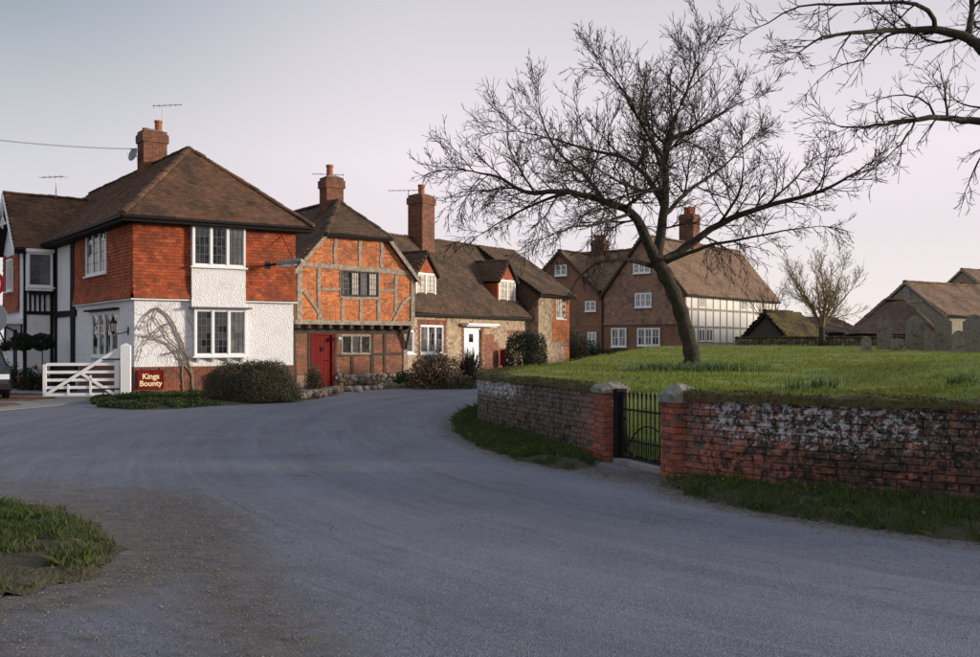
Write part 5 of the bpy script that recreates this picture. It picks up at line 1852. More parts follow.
# far end wing with its own, higher eave
pw = .55
zw = 4.05
fw3 = f3.off(pw)
aw0, aw1 = fw3.px(538.5, 330)[0], fw3.px(569, 330)[0]
ww = fw3.rect(556, 295.5, 565.5, 317)
ww = (ww[0], ww[1] - .1, ww[2], min(ww[3], zw - .12))
part('wing_wall', h3, M_FLINT, lambda b: (sheet(b, fw3, aw0, -.05, aw1, zw, [ww], 0., .15), sheet(b, Wall(f3.pt(aw0, 0, -1)[:2], fw3.pt(aw0, 0)[:2]), 0, 0, 1 + pw, zw), sheet(b, Wall(fw3.pt(aw1, 0)[:2], f3.pt(aw1, 0, -2 * HB)[:2]), 0, 0, 2 * HB + pw, zw)))
window(h3, fw3, ww, 2, 2, 4, c=-.01, glass=M_GLASSL)
wq = MB()
bricks(wq, fw3, ww[0] - .35, aw1, ww[1] - 1.1, ww[1], .004)
for i in range(50):
    bricks(wq, fw3, aw1 - (.5 if i % 4 < 2 else .3), aw1, .05 + i * .075, .125 + i * .075, .004)
    if ww[1] - .1 < i * .075 < ww[3]:
        bricks(wq, fw3, ww[0] - (.32 if i % 4 < 2 else .2), ww[0], .05 + i * .075, .125 + i * .075, .004)
wq.build('wing_bricks', M_HBRICK, h3, kind='stuff')
Wv0, Wv1 = fw3.pt(aw0 - .25, zw - .12, .3), fw3.pt(Lr + .15, zw - .12, .3)
Wr0 = f3.pt(aw0 - .25, zr3 + .12, -HB)
R1b = f3.pt(Lr + .15, zr3 + .12, -HB)
roof(h3, [(E0, E1, [E0, E1, R1m, R0]), (Wv0, Wv1, [Wv0, Wv1, R1b, Wr0]), (K1, K0, [K1, K0, R0, R1])], M_ROOF2, [(R0, R1b)], sag=.02)
part('wing_cheek', h3, M_ROOF2, lambda b: b.slab([Wv0 - Z * .1 + f3.u * .05, Wr0 - Z * .1 + f3.u * .05, f3.pt(aw0 - .2, ze3 + .1, .1)], f3.u * .08))
part('gable_wall', h3, M_LBRICK, lambda b: b.slab([fw3.pt(aw1, zw - .2), f3.pt(aw1, zr3 - .1, -HB), f3.pt(aw1, ze3, -2 * HB)], -f3.u * .1))
eave_trim(h3, E0, E1, M_DARKWOOD, h=.1)
part('downpipe', h3, M_IRON, lambda b: b.tube([f3.pt(W3 - .25, ze3 - .3, ov3), f3.pt(W3 - .25, ze3 - .42, .25), f3.pt(W3 - .25, ze3 - .7, .08), f3.pt(W3 - .25, 0, .08)], .04, 7))
c3_ = f3.pt(f3.px(424, 260, -HB + .4)[0], 0, -HB + .25)
chimney(h3, c3_.x, c3_.y, f3.u, .46, .40, 5.2, 8.25, [(0, 0, .15, .5)])
am = at(408.5, 215, c3_.y)
aerial('roof_aerial', 'tall television aerial left of the tall cottage chimney', (am.x, am.y, 6.0), 2.5, 1.4, (-1, .1, 0), 7)
def dormer(root, x0, y0, x1, y1, ya, back, lab_glass):
    c = -back
    r_ = f3.rect(x0, y0, x1, y1, c)
    fdm = f3.off(c)
    a0, b0, a1, b1 = r_
    am_ = (a0 + a1) / 2
    zt_ = b1 + (a1 - a0) * .62
    dep = (b1 - (ze3 - .0)) / sl3 + 2.4
    part('dormer', root, M_HANG, lambda b: (b.slab([fdm.pt(a0 - .08, b1, 0), fdm.pt(a1 + .08, b1, 0), fdm.pt(am_, zt_, 0)], -fdm.n * .1),
        b.slab([fdm.pt(a0 - .08, b0 - .1, 0), fdm.pt(a0 - .08, b1, 0), fdm.pt(a0 - .08, b1, -2.2), fdm.pt(a0 - .08, b0, -1.2)], fdm.u * .08),
        b.slab([fdm.pt(a1, b0 - .1, 0), fdm.pt(a1, b1, 0), fdm.pt(a1, b1, -2.2), fdm.pt(a1, b0, -1.2)], fdm.u * .08)))
    gt = MB()
    tiles(gt, fdm, [(a0 - .08, b1), (a1 + .08, b1), (am_, zt_)], .165, .1, .01)
    gt.build('dormer_hung_tiles', M_HANG, root, kind='stuff')
    window(root, fdm, r_, 2, 2, 4, c=.03, glass=lab_glass)
    boxpart('dormer_apron', root, M_LEAD, fdm, a0 - .1, a1 + .1, b0 - .16, b0 - .054, -.2, .05)
    l0, l1 = fdm.pt(a0 - .2, b1 - .1, .14), fdm.pt(a1 + .2, b1 - .1, .14)
    tp = fdm.pt(am_, zt_ + .08, .14)
    roof(root, [(l1, l1 + inn3 * 2.4, [l1, l1 + inn3 * 2.3, tp + inn3 * 2.6, tp]), (l0 + inn3 * 2.4, l0, [tp, tp + inn3 * 2.6, l0 + inn3 * 2.3, l0])], M_ROOF2, [(tp, tp + inn3 * 2.2)], name='dormer_roof', rr=.08)
dormer(h3, 415.5, 273, 435.5, 297.5, 251, .45, M_GLASSL)
dormer(h3, 498.5, 280, 515, 303.5, 263, .40, M_GLASSL)
# red letter box on a post by the wall
rp = G(498, 384) ; 
b = MB()
rpb = f3.pt(f3.px(498, 350)[0], 0, .35)
pb_ = thing('letter_box', 'narrow red box on a post against the cottage wall', 'post box', tuple(rpb))
frp = Fr(rpb, f3.u, Z)
boxpart('post', pb_, M_RED, frp, -.08, .08, 0, .6, -.06, .06)
part('box', pb_, M_RED, lambda b: (b.box(frp, -.15, .15, .58, 1.22, -.14, .14), b.lathe(frp.pt(0, 1.22, 0), [(.19, 0), (.18, .05), (.02, .12)], 8)))
boxpart('notice', pb_, M_WHITE, frp, -.06, .06, .75, .88, .14, .146)

# =================================================================== HOUSE 4: the manor behind
K4 = Vector((13.5, 66.0, 0))
sd4 = Vector((.636, .771, 0)).normalized()
gd4 = Vector((-.771, .636, 0)).normalized()
WG4 = 6.6
L4 = K4 + gd4 * (WG4 + 6.2)
h4 = thing('manor_house', 'large old house beyond the churchyard: tile-hung gables, timbered white side, steep brown roof', 'house', tuple(K4))
fg = Wall(L4, K4)
Wg = fg.w
a_g0 = Wg - WG4
ze4, zr4 = 5.35, 9.35
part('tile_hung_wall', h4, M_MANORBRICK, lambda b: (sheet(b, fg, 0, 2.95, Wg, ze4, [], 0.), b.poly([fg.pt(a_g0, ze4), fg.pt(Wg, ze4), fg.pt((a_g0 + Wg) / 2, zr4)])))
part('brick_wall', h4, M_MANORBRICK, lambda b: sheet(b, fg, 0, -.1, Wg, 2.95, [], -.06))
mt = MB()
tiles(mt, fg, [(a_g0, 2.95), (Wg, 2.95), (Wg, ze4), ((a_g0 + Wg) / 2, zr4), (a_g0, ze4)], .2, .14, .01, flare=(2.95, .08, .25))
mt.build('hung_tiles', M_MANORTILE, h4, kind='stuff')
for x0, y0, x1, y1, n_, gl_ in ((634, 263, 651, 273.5, 3, M_GLASSM), (635.7, 293, 652, 307.6, 3, M_GLASSM), (638, 328, 660.5, 346, 3, M_GLASS), (612, 328, 627, 347, 2, M_GLASSM), (586, 301, 596.5, 311.5, 2, M_GLASS), (588.5, 332, 597, 347, 2, M_GLASS), (556, 265, 567.5, 276, 2, M_GLASSM)):
    window(h4, fg, fg.rect(x0, y0, x1, y1), n_, 2, 2, c=.14, fw=.075, glass=gl_, bar=M_WHITE, barw=.04)
# timbered side
fs4 = Wall(K4, K4 + sd4 * 15.6)
part('side_wall', h4, M_DARKWOOD, lambda b: sheet(b, fs4, 0, -.1, 15.6, ze4, [], -.03))
cols4 = [0, .95, 1.95, 3.1, 4.3, 5.4, 6.5, 7.6, 8.8, 10.0, 11.2, 12.4, 13.6, 14.8, 15.6]
rows4 = [.2, 1.6, 2.75, 4.0, 5.2]
wsp = {(2, 3), (2, 1), (3, 1), (8, 3), (11, 3)}
for a in cols4:
    beam(h4, fs4, (min(max(a, .1), 15.5), 0), (min(max(a, .1), 15.5), ze4), .16, .03, M_GREYWOOD, wob=.008)
for z in rows4[1:4]:
    beam(h4, fs4, (0, z), (15.6, z), .16, .034, M_GREYWOOD, wob=.01, nseg=10)
for i in range(len(cols4) - 1):
    for j in range(4):
        r_ = (cols4[i] + .05, rows4[j] + .05, cols4[i + 1] - .05, rows4[j + 1] - .05)
        if (i, j) in wsp:
            window(h4, fs4, (r_[0] + .06, r_[1] + .06, r_[2] - .06, r_[3] - .04), 2, 2, 3, c=.035, fw=.06, glass=M_GLASSL if j == 3 else M_GLASSM, sill=False)
        else:
            boxpart('plaster_panel', h4, M_PANEL, fs4, *[r_[0], r_[2], r_[1], r_[3]], -.03, .008 + random.uniform(-.004, .004))
# roofs
in4 = sd4
g0, g1 = fg.pt(a_g0 - .3, ze4 - .36, .25), fg.pt(Wg + .3, ze4 - .36, .25)
ga_ = fg.pt((a_g0 + Wg) / 2, zr4, .25)
LB = 16.1
a2_ = a_g0 - 3.1
am0, ap_ = a_g0 - 6.0, fg.px(560, 250)[0]
zg2 = 8.7
half2 = a_g0 - .35 - ap_
m0, m1 = fg.pt(ap_ - half2, ze4 + .1, .2), fg.pt(ap_ + half2, ze4 + .1, .2)
ma = fg.pt(ap_, zg2, .2)
part('gable_wall', h4, M_MANORBRICK, lambda b: b.slab([fg.pt(ap_ - half2, ze4 - .02, -.02), fg.pt(ap_ + half2, ze4 - .02, -.02), fg.pt(ap_, zg2 - .1, -.02)], -fg.n * .2))
x0_, x1_ = fg.pt(ap_ - 1.5, ze4 + .2, -.6), fg.pt(a_g0 + 2.0, ze4 + .2, -.6)
y0_, y1_ = fg.pt(ap_ - 1.5, 8.85, -4.2), fg.pt(a_g0 + 2.0, 8.85, -4.2)
z0_, z1_ = fg.pt(ap_ - 1.5, ze4, -7.8), fg.pt(a_g0 + 2, ze4, -7.8)
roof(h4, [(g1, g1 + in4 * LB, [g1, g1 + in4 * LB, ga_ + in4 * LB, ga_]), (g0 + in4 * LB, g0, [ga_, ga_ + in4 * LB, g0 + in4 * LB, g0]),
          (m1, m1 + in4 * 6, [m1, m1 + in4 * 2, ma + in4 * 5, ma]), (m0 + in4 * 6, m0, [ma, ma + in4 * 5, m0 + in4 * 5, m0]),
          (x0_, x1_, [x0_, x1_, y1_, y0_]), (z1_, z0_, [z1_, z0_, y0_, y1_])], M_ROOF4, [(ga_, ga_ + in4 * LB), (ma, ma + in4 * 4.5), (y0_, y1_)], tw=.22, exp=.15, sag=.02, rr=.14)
for e, t_ in ((g0, ga_), (g1, ga_), (m0, ma), (m1, ma)):
    part('bargeboard', h4, M_DARKWOOD, lambda b: b.slab([e + fg.n * .03 - Z * .02, t_ + fg.n * .03 - Z * .02, t_ + fg.n * .03 - Z * .26, e + fg.n * .03 - Z * .26], -fg.n * .06))
part('far_gable_wall', h4, M_MANORBRICK, lambda b: b.slab([fs4.pt(15.6, 0, -.05), fs4.pt(15.6, 0, -WG4), fs4.pt(15.6, ze4, -WG4), fs4.pt(15.6, zr4 - .3, -WG4 / 2), fs4.pt(15.6, ze4 - .1, -.05)], -fs4.u * .2))
eave_trim(h4, g1, g1 + in4 * LB, M_DARKWOOD, h=.12)
part('downpipe', h4, M_IRON, lambda b: (b.tube([fg.pt(a_g0 - .1, 0, .08), fg.pt(a_g0 - .1, ze4 - .3, .08), fg.pt(a_g0 - .15, ze4 - .05, .2)], .06, 6), b.box(fg, a_g0 - .35, a_g0 + .1, ze4 - .3, ze4 - .02, .02, .26)))
q4 = ga_ + in4 * 7.2
chimney(h4, q4.x, q4.y, sd4, .55, .6, 8.2, 11.5, [(-.32, -.2, .12, .6), (0, -.2, .12, .6), (.32, -.2, .12, .6), (-.2, .25, .12, .6), (.2, .25, .12, .6)])
q4 = fg.pt(fg.px(600, 245, -4.2)[0], 0, -4.2)
chimney(h4, q4.x, q4.y, fg.u, .6, .4, 7.9, 9.75, [(-.4, 0, .12, .4), (-.12, 0, .12, .4), (.15, 0, .12, .4), (.42, 0, .12, .4)])

# =================================================================== TREES
def lz(p):
    return lawn_z(p[0], p[1])
TY = 24.0
tb = at(693, 367, TY)
tb.z = lz(tb) - .05
mt_ = thing('bare_tree', 'large leafless spreading tree with a leaning trunk on the churchyard lawn', 'tree', tuple(tb))
def A(x, y, dy=0.):
    return at(x, y, TY + dy)
T1 = Tree(21, up=.26, dens=.96, twr=.0068, zsplit=4.9)
trunk = MB()
TP = smooth_path([tb, A(691.5, 352), A(686, 330), A(679, 306), A(670, 285), A(661, 268), A(655, 255)], 26)
trr = [.215 - .045 * (i / 26) ** .6 + .15 * math.exp(-i / 1.2) + .02 * math.sin(i * 1.7) for i in range(27)]
trunk.tube(TP, trr, 14)
to_ = trunk.build('trunk', M_BARK, mt_, smooth=True)
T1.path([A(658, 264), A(645, 236, -.2), A(631, 213, -.5), A(603, 201, -.9), A(569, 192, -1.0), A(526, 192, -1.3), A(500, 178, -1.5), A(474, 172, -1.6)], 0.160, 0.0187, first=.22, klen=1.96)
T1.path([A(657, 262), A(662, 225, .1), A(666, 192, .2), A(665, 153, .4), A(674, 120, .5), A(685, 96, .6), A(692, 78, .6), A(698, 66, .5)], 0.151, 0.0121, first=.16, klen=1.90)
T1.path([A(660, 262), A(680, 252, .3), A(718, 225, .2), A(766, 206, -.3), A(814, 194, -.6), A(847, 178, -.8), A(872, 162, -.9)], 0.139, 0.0132, first=.3, klen=1.40)
T1.path([A(664, 263), A(699, 249, -.5), A(737, 240, -1.2), A(780, 232, -1.6), A(822, 226, -1.8)], 0.063, 0.0088, first=.3, klen=1.01)
T1.path([A(652, 266), A(622, 259, -.5), A(594, 266, -.8), A(577, 281, -1.0), A(570, 292, -1.0)], 0.071, 0.0088, first=.45, klen=0.62)
T1.path([A(663, 205, .2), A(646, 176, .6), A(622, 158, 1.0), A(590, 150, 1.4), A(556, 140, 1.6), A(520, 132, 1.6)], 0.084, 0.0121, first=.2, klen=1.79)
T1.path([A(665, 160, .4), A(646, 132, -.3), A(632, 104, -.8), A(618, 84, -1.0), A(600, 66, -1.1)], 0.071, 0.0099, first=.15, klen=1.68)
T1.path([A(603, 201, -.9), A(586, 176, -.6), A(560, 154, -.3), A(543, 124, .0), A(538, 96, .1)], 0.063, 0.0088, first=.15, klen=1.57)
T1.path([A(569, 192, -1.0), A(535, 204, -.4), A(500, 222, .2), A(478, 236, .5)], 0.046, 0.0077, first=.15, klen=1.23)
T1.path([A(668, 140, .4), A(700, 126, .8), A(730, 108, 1.2), A(752, 98, 1.4)], 0.059, 0.0077, first=.15, klen=1.46)
T1.path([A(664, 215, .2), A(690, 190, 1.2), A(716, 172, 1.8), A(740, 150, 2.2), A(756, 134, 2.4)], 0.067, 0.0088, first=.2, klen=1.57)
T1.path([A(718, 225, .2), A(738, 196, -.4), A(744, 168, -.7), A(742, 146, -.9)], 0.046, 0.0077, first=.15, klen=1.23)
T1.path([A(766, 206, -.3), A(794, 180, .2), A(812, 160, .5), A(828, 150, .6)], 0.038, 0.0066, first=.15, klen=1.06)
T1.path([A(665, 175, .3), A(655, 150, 1.8), A(652, 122, 2.8), A(650, 96, 3.4)], 0.067, 0.0088, first=.15, klen=1.68)
T1.path([A(631, 213, -.5), A(606, 222, -1.6), A(572, 228, -2.4), A(540, 240, -2.8)], 0.050, 0.0077, first=.2, klen=1.23)
T1.path([A(664, 190, .2), A(640, 190, -1.4), A(612, 178, -2.6), A(585, 160, -3.2)], 0.063, 0.0088, first=.2, klen=1.57)
T1.limb.build('limbs', M_BARK, mt_, smooth=True)
T1.tw.build('crown', M_TWIG, mt_)

# neighbour whose boughs hang into the picture at the top right
NY = 13.5
def B_(x, y, dy=0.):
    return at(x, y, NY + dy)
nb = Vector((10.6, 14.6, 0)); nb.z = lz(nb) - .05
nt_ = thing('overhanging_tree', 'leafless tree whose boughs reach in at the top right', 'tree', tuple(nb))
T2_ = Tree(5, up=.05, dens=.95, twr=.0046)
ntr = MB()
ntr.tube(smooth_path([nb, nb + Vector((-.1, 0, 1.4)), nb + Vector((-.5, -.2, 2.9)), nb + Vector((-.9, -.4, 4.4)), nb + Vector((-1.2, -.6, 6.2))], 18), [.42 - .016 * i + .12 * math.exp(-i / 2) for i in range(19)], 12)
ntr.build('trunk', M_BARK, nt_, smooth=True)
tt = nb + Vector((-.62, -.25, 3.3))
t3 = nb + Vector((-.85, -.35, 4.2))
T2_.path([t3, B_(1050, 110, .3), B_(985, 52), B_(968, 38), B_(935, 30), B_(900, 31), B_(860, 33, -.3), B_(825, 38, -.4), B_(800, 52, -.5)], 0.119, 0.0080, first=.50, klen=0.94)
T2_.path([B_(968, 36), B_(972, 10, .2), B_(968, -40, .3), B_(960, -90, .3)], 0.055, 0.0160, first=.3, klen=1.22)
T2_.path([B_(935, 30), B_(930, 12, -.2), B_(905, 3, -.3), B_(870, 4, -.4), B_(830, 4, -.4), B_(795, 8, -.5), B_(766, 24, -.5), B_(752, 31, -.5)], 0.038, 0.0048, first=.25, klen=0.74)
T2_.path([B_(900, 31), B_(880, 40, .2), B_(866, 58, .3), B_(840, 66, .4), B_(822, 76, .5), B_(808, 92, .5)], 0.019, 0.0040, first=.2, klen=0.61)
T2_.path([B_(962, 36), B_(950, 42, .2), B_(930, 42, .3), B_(915, 32, .3), B_(898, 18, .3), B_(890, 0, .2), B_(880, -30, .2)], 0.024, 0.0064, first=.3, klen=0.68)
T2_.path([tt, B_(1060, 150, .2), B_(990, 124), B_(960, 121), B_(935, 117, -.2), B_(905, 121, -.3), B_(878, 126, -.3), B_(850, 128, -.4), B_(833, 124, -.4)], 0.085, 0.0056, first=.45, klen=0.81)
T2_.path([B_(935, 117, -.2), B_(925, 100, -.1), B_(905, 95), B_(885, 97, .2), B_(868, 104, .3)], 0.019, 0.0040, first=.2, klen=0.54)
T2_.path([B_(915, 121, -.3), B_(908, 135, -.4), B_(895, 150, -.4), B_(878, 165, -.4)], 0.017, 0.0048, first=.2, klen=0.54)
T2_.path([B_(1010, 128), B_(985, 150, .3), B_(972, 175, .5), B_(965, 192, .5)], 0.025, 0.0048, first=.35, klen=0.54)
T2_.path([B_(1000, 124), B_(980, 108, .5), B_(962, 104, .8), B_(945, 92, 1.)], 0.025, 0.0048, first=.25, klen=0.68)
T2_.path([t3, nb + Vector((-.9, .8, 6)), nb + Vector((-.4, 2.6, 8)), nb + Vector((.3, 4, 9))], 0.136, 0.0240, first=.3, klen=2.16)
T2_.path([t3, nb + Vector((.6, -.6, 6)), nb + Vector((2.2, -1.2, 8)), nb + Vector((3.6, -1.6, 9))], 0.136, 0.0240, first=.3, klen=2.16)
T2_.path([tt, nb + Vector((1.2, .6, 4.6)), nb + Vector((3, 1.2, 5.6)), nb + Vector((5, 1.5, 6))], 0.119, 0.0240, first=.3, klen=2.03)
T2_.limb.build('limbs', M_BARK, nt_, smooth=True)
T2_.tw.build('crown', M_TWIG, nt_)

# small golden tree by the hut
def small_tree(name, label, x, ybase, Y, H, spread, m, seed, stem, dens=1.0, lean=0.):
    p = at(x, ybase, Y)
    p.z = lz(p) - .05
    r = thing(name, label, 'tree', tuple(p))
    t = Tree(seed, up=.35, dens=dens, twr=.007)
    tr = MB()
    fork = p + Vector((lean, 0, H * .24))
    tr.tube([p, p + Vector((lean * .4, 0, H * .1)), fork], [stem * 1.3, stem, stem * .95], 9)
    tr.build('trunk', M_BARK, r, smooth=True)
    RR = random.Random(seed)
    for k in range(9):
        an = 2 * math.pi * k / 9 + RR.uniform(-.3, .3)
        e = spread * RR.uniform(.55, 1.0)
        v = Vector((math.cos(an) * e, math.sin(an) * e, H * RR.uniform(.38, .72)))
        t.path([fork - Z * .05, fork + Vector((v.x * .35, v.y * .35, v.z * .38)), fork + Vector((v.x * .75, v.y * .75, v.z * .75)), fork + v], stem * .5, .012, first=.2, klen=spread * .75)
    t.path([fork, fork + Vector((.1, 0, H * .3)), fork + Vector((0, .1, H * .7))], stem * .6, .015, first=.2, klen=spread * .8)
    t.limb.build('limbs', m, r, smooth=True)
    t.tw.build('crown', m, r)
    return r
small_tree('golden_tree', 'small leafless tree with golden rounded crown standing right of the mossy hut', 822, 348, 47, 4.1, 1.9, M_TWIGL, 3, .15, .8)
small_tree('bare_sapling', 'thin bare sapling in front of the timbered side of the manor', 768, 346, 58, 3.4, 1.5, M_TWIG, 9, .08, .35)

# =================================================================== HUT, BARNS, FAR WALL, HEADSTONES
def roofed(name, label, cat, pts_eave, ridge, m, mw, z0, tw=.22, exp=.15, sag=.03, extra=None):
    r = thing(name, label, cat, (pts_eave[0].x, pts_eave[0].y, z0))
    return r
# hut: gable to the left front, long mossy slope to the right front
hb = at(790, 350, 50)
hd = Vector((.86, .51, 0)).normalized()            # ridge direction, receding to the right
hn = Vector((.51, -.86, 0)).normalized()           # front of the long side
hc = at(764.5, 330, 50.5)
Zb = 1.0
hut = thing('mossy_hut', 'low hut with sagging moss-covered tile roof at the edge of the churchyard', 'hut', (hc.x, hc.y, Zb))
ra = Vector((hc.x, hc.y, at(764, 310, 50.5).z)); rb_ = ra + hd * 2.55; rb_.z = at(799, 313.5, 51.8).z
eF0 = ra - hd * .15 + hn * 1.75; eF0.z = at(786, 339.5, 49).z
eF1 = rb_ + hd * .5 + hn * 1.75; eF1.z = eF0.z
eB0 = ra - hd * .15 - hn * 1.75; eB0.z = eF0.z
eB1 = rb_ + hd * .5 - hn * 1.75; eB1.z = eF0.z
roof(hut, [(eF0, eF1, [eF0, eF1, rb_, ra]), (eB1, eB0, [eB1, eB0, ra, rb_])], M_ROOFMOSS, [(ra, rb_)], tw=.2, exp=.13, sag=.035)
part('gable_wall', hut, M_DARKWOOD, lambda b: b.slab([eB0 + hd * .1 - Z * .05, eF0 + hd * .1 - Z * .05, ra + hd * .2 - Z * .12], hd * .15))
part('stone_wall', hut, M_FLINTF, lambda b: (b.box(Fr(Vector((ra.x, ra.y, Zb)), hd, Z), .1, 2.5, 0, eF0.z - Zb + .1, -1.4, 1.4)))
part('far_gable_wall', hut, M_MANORTILE, lambda b: b.slab([eF1 - hd * .3, eB1 - hd * .3, rb_ - Z * .1], -hd * .15))

def simple_barn(name, label, corner, u, w_, ln, ze, zr, z0, m, mw, hip=0., door=None, win=None):
    """gable end faces the camera: corner = right front corner, u = direction from left to right of the gable"""
    u = Vector((u[0], u[1], 0)).normalized()
    f = Fr(Vector((corner[0], corner[1], z0)) - u * w_, u, Z)
    r = thing(name, label, 'barn', tuple(f.pt(w_ / 2, 0)))
    part('gable_wall', r, mw, lambda b: b.slab([f.pt(0, -.6), f.pt(w_, -.6), f.pt(w_, ze - z0), f.pt(w_ / 2, zr - z0), f.pt(0, ze - z0)], -f.n * .35))
    part('side_wall', r, mw, lambda b: (b.box(f, w_ - .35, w_, -.6, ze - z0, -ln, -.352), b.box(f, 0, .35, -.6, ze - z0, -ln, -.352)))
    s_ = (zr - ze) / (w_ / 2)
    o_ = .3
    e0_, e1_ = f.pt(-o_, ze - z0 - s_ * o_ + .12, .12), f.pt(w_ + o_, ze - z0 - s_ * o_ + .12, .12)
    t0 = f.pt(w_ / 2, zr - z0 + .12, .12)
    bk = -f.n * ln
    roof(r, [(e1_, e1_ + bk, [e1_, e1_ + bk, t0 + bk, t0]), (e0_ + bk, e0_, [t0, t0 + bk, e0_ + bk, e0_])], m, [(t0, t0 + bk)], tw=.22, exp=.15, sag=.03, rr=.14)
    for e in (e0_, e1_):
        part('bargeboard', r, M_GREYWOOD, lambda b: b.slab([e + f.n * .03, t0 + f.n * .03, t0 + f.n * .03 - Z * .2, e + f.n * .03 - Z * .2], -f.n * .06))
    if door:
        a0, b0, a1, b1 = f.rect(*door)
        do = boxpart('loft_door', r, M_BLUEDOOR, f, a0, a1, b0, b1, -.05, .05)
        for k in range(1, 3):
            boxpart('batten', do, M_GREYWOOD, f, a0, a1, b0 + (b1 - b0) * k / 3 - .05, b0 + (b1 - b0) * k / 3 + .05, .05, .075)
        boxpart('lintel', r, M_GREYWOOD, f, a0 - .3, a1 + 1.0, b0 - .25, b0 - .05, -.05, .06)
    if win:
        a0, b0, a1, b1 = f.rect(*win)
        wo = boxpart('vent_opening', r, M_HBRICK, f, a0, a1, b0, b1, -.05, .04)
        boxpart('shutter', wo, M_DARKWOOD, f, a0 + .12, a1 - .12, b0 + .1, b1 - .12, .04, .06)
    return r
simple_barn('flint_barn', 'flint barn with long brown roof and blue loft door behind the headstones', (29.75, 62.6), (.56, -.83), 5.3, 16, 3.55, 5.7, 1.2, M_ROOF4, M_FLINTF, door=(904, 287, 910.5, 299))
simple_barn('flint_barn', 'tall flint barn with a small red-brick vent in its gable, farthest right', (41.9, 76.7), (.56, -.83), 8.0, 18, 4.4, 7.75, 1.2, M_ROOF4, M_FLINTF, win=(959, 281, 966, 287))
# hipped shed in front of the flint barn
p0, p1 = at(846, 333.5, 58), at(941, 333.5, 55.5)
ze_ = 2.15
p0.z = p1.z = ze_
u_ = (p1 - p0).normalized()
bkv = Vector((-u_.y, u_.x, 0))
q0, q1 = p0 + bkv * 5.2, p1 + bkv * 5.2
t0_, t1_ = at(885, 299.5, 59.3), at(904, 301.5, 58.9)
t1_.z = t0_.z
hs = thing('hipped_barn', 'low barn with dark hipped tile roof in front of the flint barn', 'barn', (p0.x, p0.y, 1.2))
roof(hs, [(p0, p1, [p0, p1, t1_, t0_]), (p1, q1, [p1, q1, t1_]), (q1, q0, [q1, q0, t0_, t1_]), (q0, p0, [q0, p0, t0_])], M_BARNTILE, [(p0, t0_), (p1, t1_), (t0_, t1_)], tw=.22, exp=.15, sag=.03, rr=.13)
fh = Fr(p0, u_, Z)
part('wall', hs, M_FLINTF, lambda b: b.box(fh, .3, (p1 - p0).length - .3, -2.6, .1, -4.8, -.3))
# long low shed behind
lsd = thing('long_shed', 'long low dark shed roof between the golden tree and the hipped barn', 'shed', (at(846, 330, 66).x, 66, 1.2))
s0, s1 = at(828, 332, 64), at(868, 332, 66)
s0.z = s1.z = 2.3
v0, v1 = s0 + Vector((-1.2, 3, 0)), s1 + Vector((-1.2, 3, 0))
v0.z = v1.z = at(846, 316.5, 66).z
w0, w1 = v0 + Vector((-1.2, 3, 0)), v1 + Vector((-1.2, 3, 0))
w0.z = w1.z = 2.3
roof(lsd, [(s0, s1, [s0, s1, v1, v0]), (w1, w0, [w1, w0, v0, v1])], M_BARNTILE, [(v0, v1)], tw=.24, exp=.16, sag=.03)
fls = Fr(s0, s1 - s0, Z)
part('wall', lsd, M_FLINTF, lambda b: b.box(fls, .2, (s1 - s0).length - .2, -2.4, .1, -5.4, -.3))

# low mossy dry-stone wall behind the stones
swl = densify([(at(735, 0, 51).x, 51.0), (at(800, 0, 48.5).x, 48.5), (at(870, 0, 46.5).x, 46.5), (at(960, 0, 44.5).x, 44.5), (at(1040, 0, 43).x, 43.0)], .4)
sw = thing('dry_stone_wall', 'low mossy stone wall running behind the headstones to the hut', 'wall', (swl[0].x, swl[0].y, 1.3))
bs, bm_ = MB(), MB()
for i in range(len(swl) - 1):
    p, q = swl[i], swl[i + 1]
    d_ = (q - p).normalized()
    a_ = math.atan2(d_.y, d_.x)
    zg = lz(p) - .05
    for row in range(4):
        for h_ in (0, 1):
            c_ = p.lerp(q, .25 + .5 * h_ + random.uniform(-.05, .05))
            me = random.choice(ROCKS)
            co = np.array([v.co for v in me.vertices]) * np.array([.24, .3, .15]) * random.uniform(.85, 1.2)
            ca, sa = math.cos(a_), math.sin(a_)
            Q = np.column_stack([co[:, 0] * ca - co[:, 1] * sa + c_.x, co[:, 0] * sa + co[:, 1] * ca + c_.y, co[:, 2] + zg + .08 + .13 * row])
            (bm_ if row == 3 else bs).add(Q, [list(f_.vertices) for f_ in me.polygons])
bs.build('stones', M_STONE, sw, kind='stuff')
bm_.build('mossy_top_stones', M_MOSS, sw, kind='stuff')

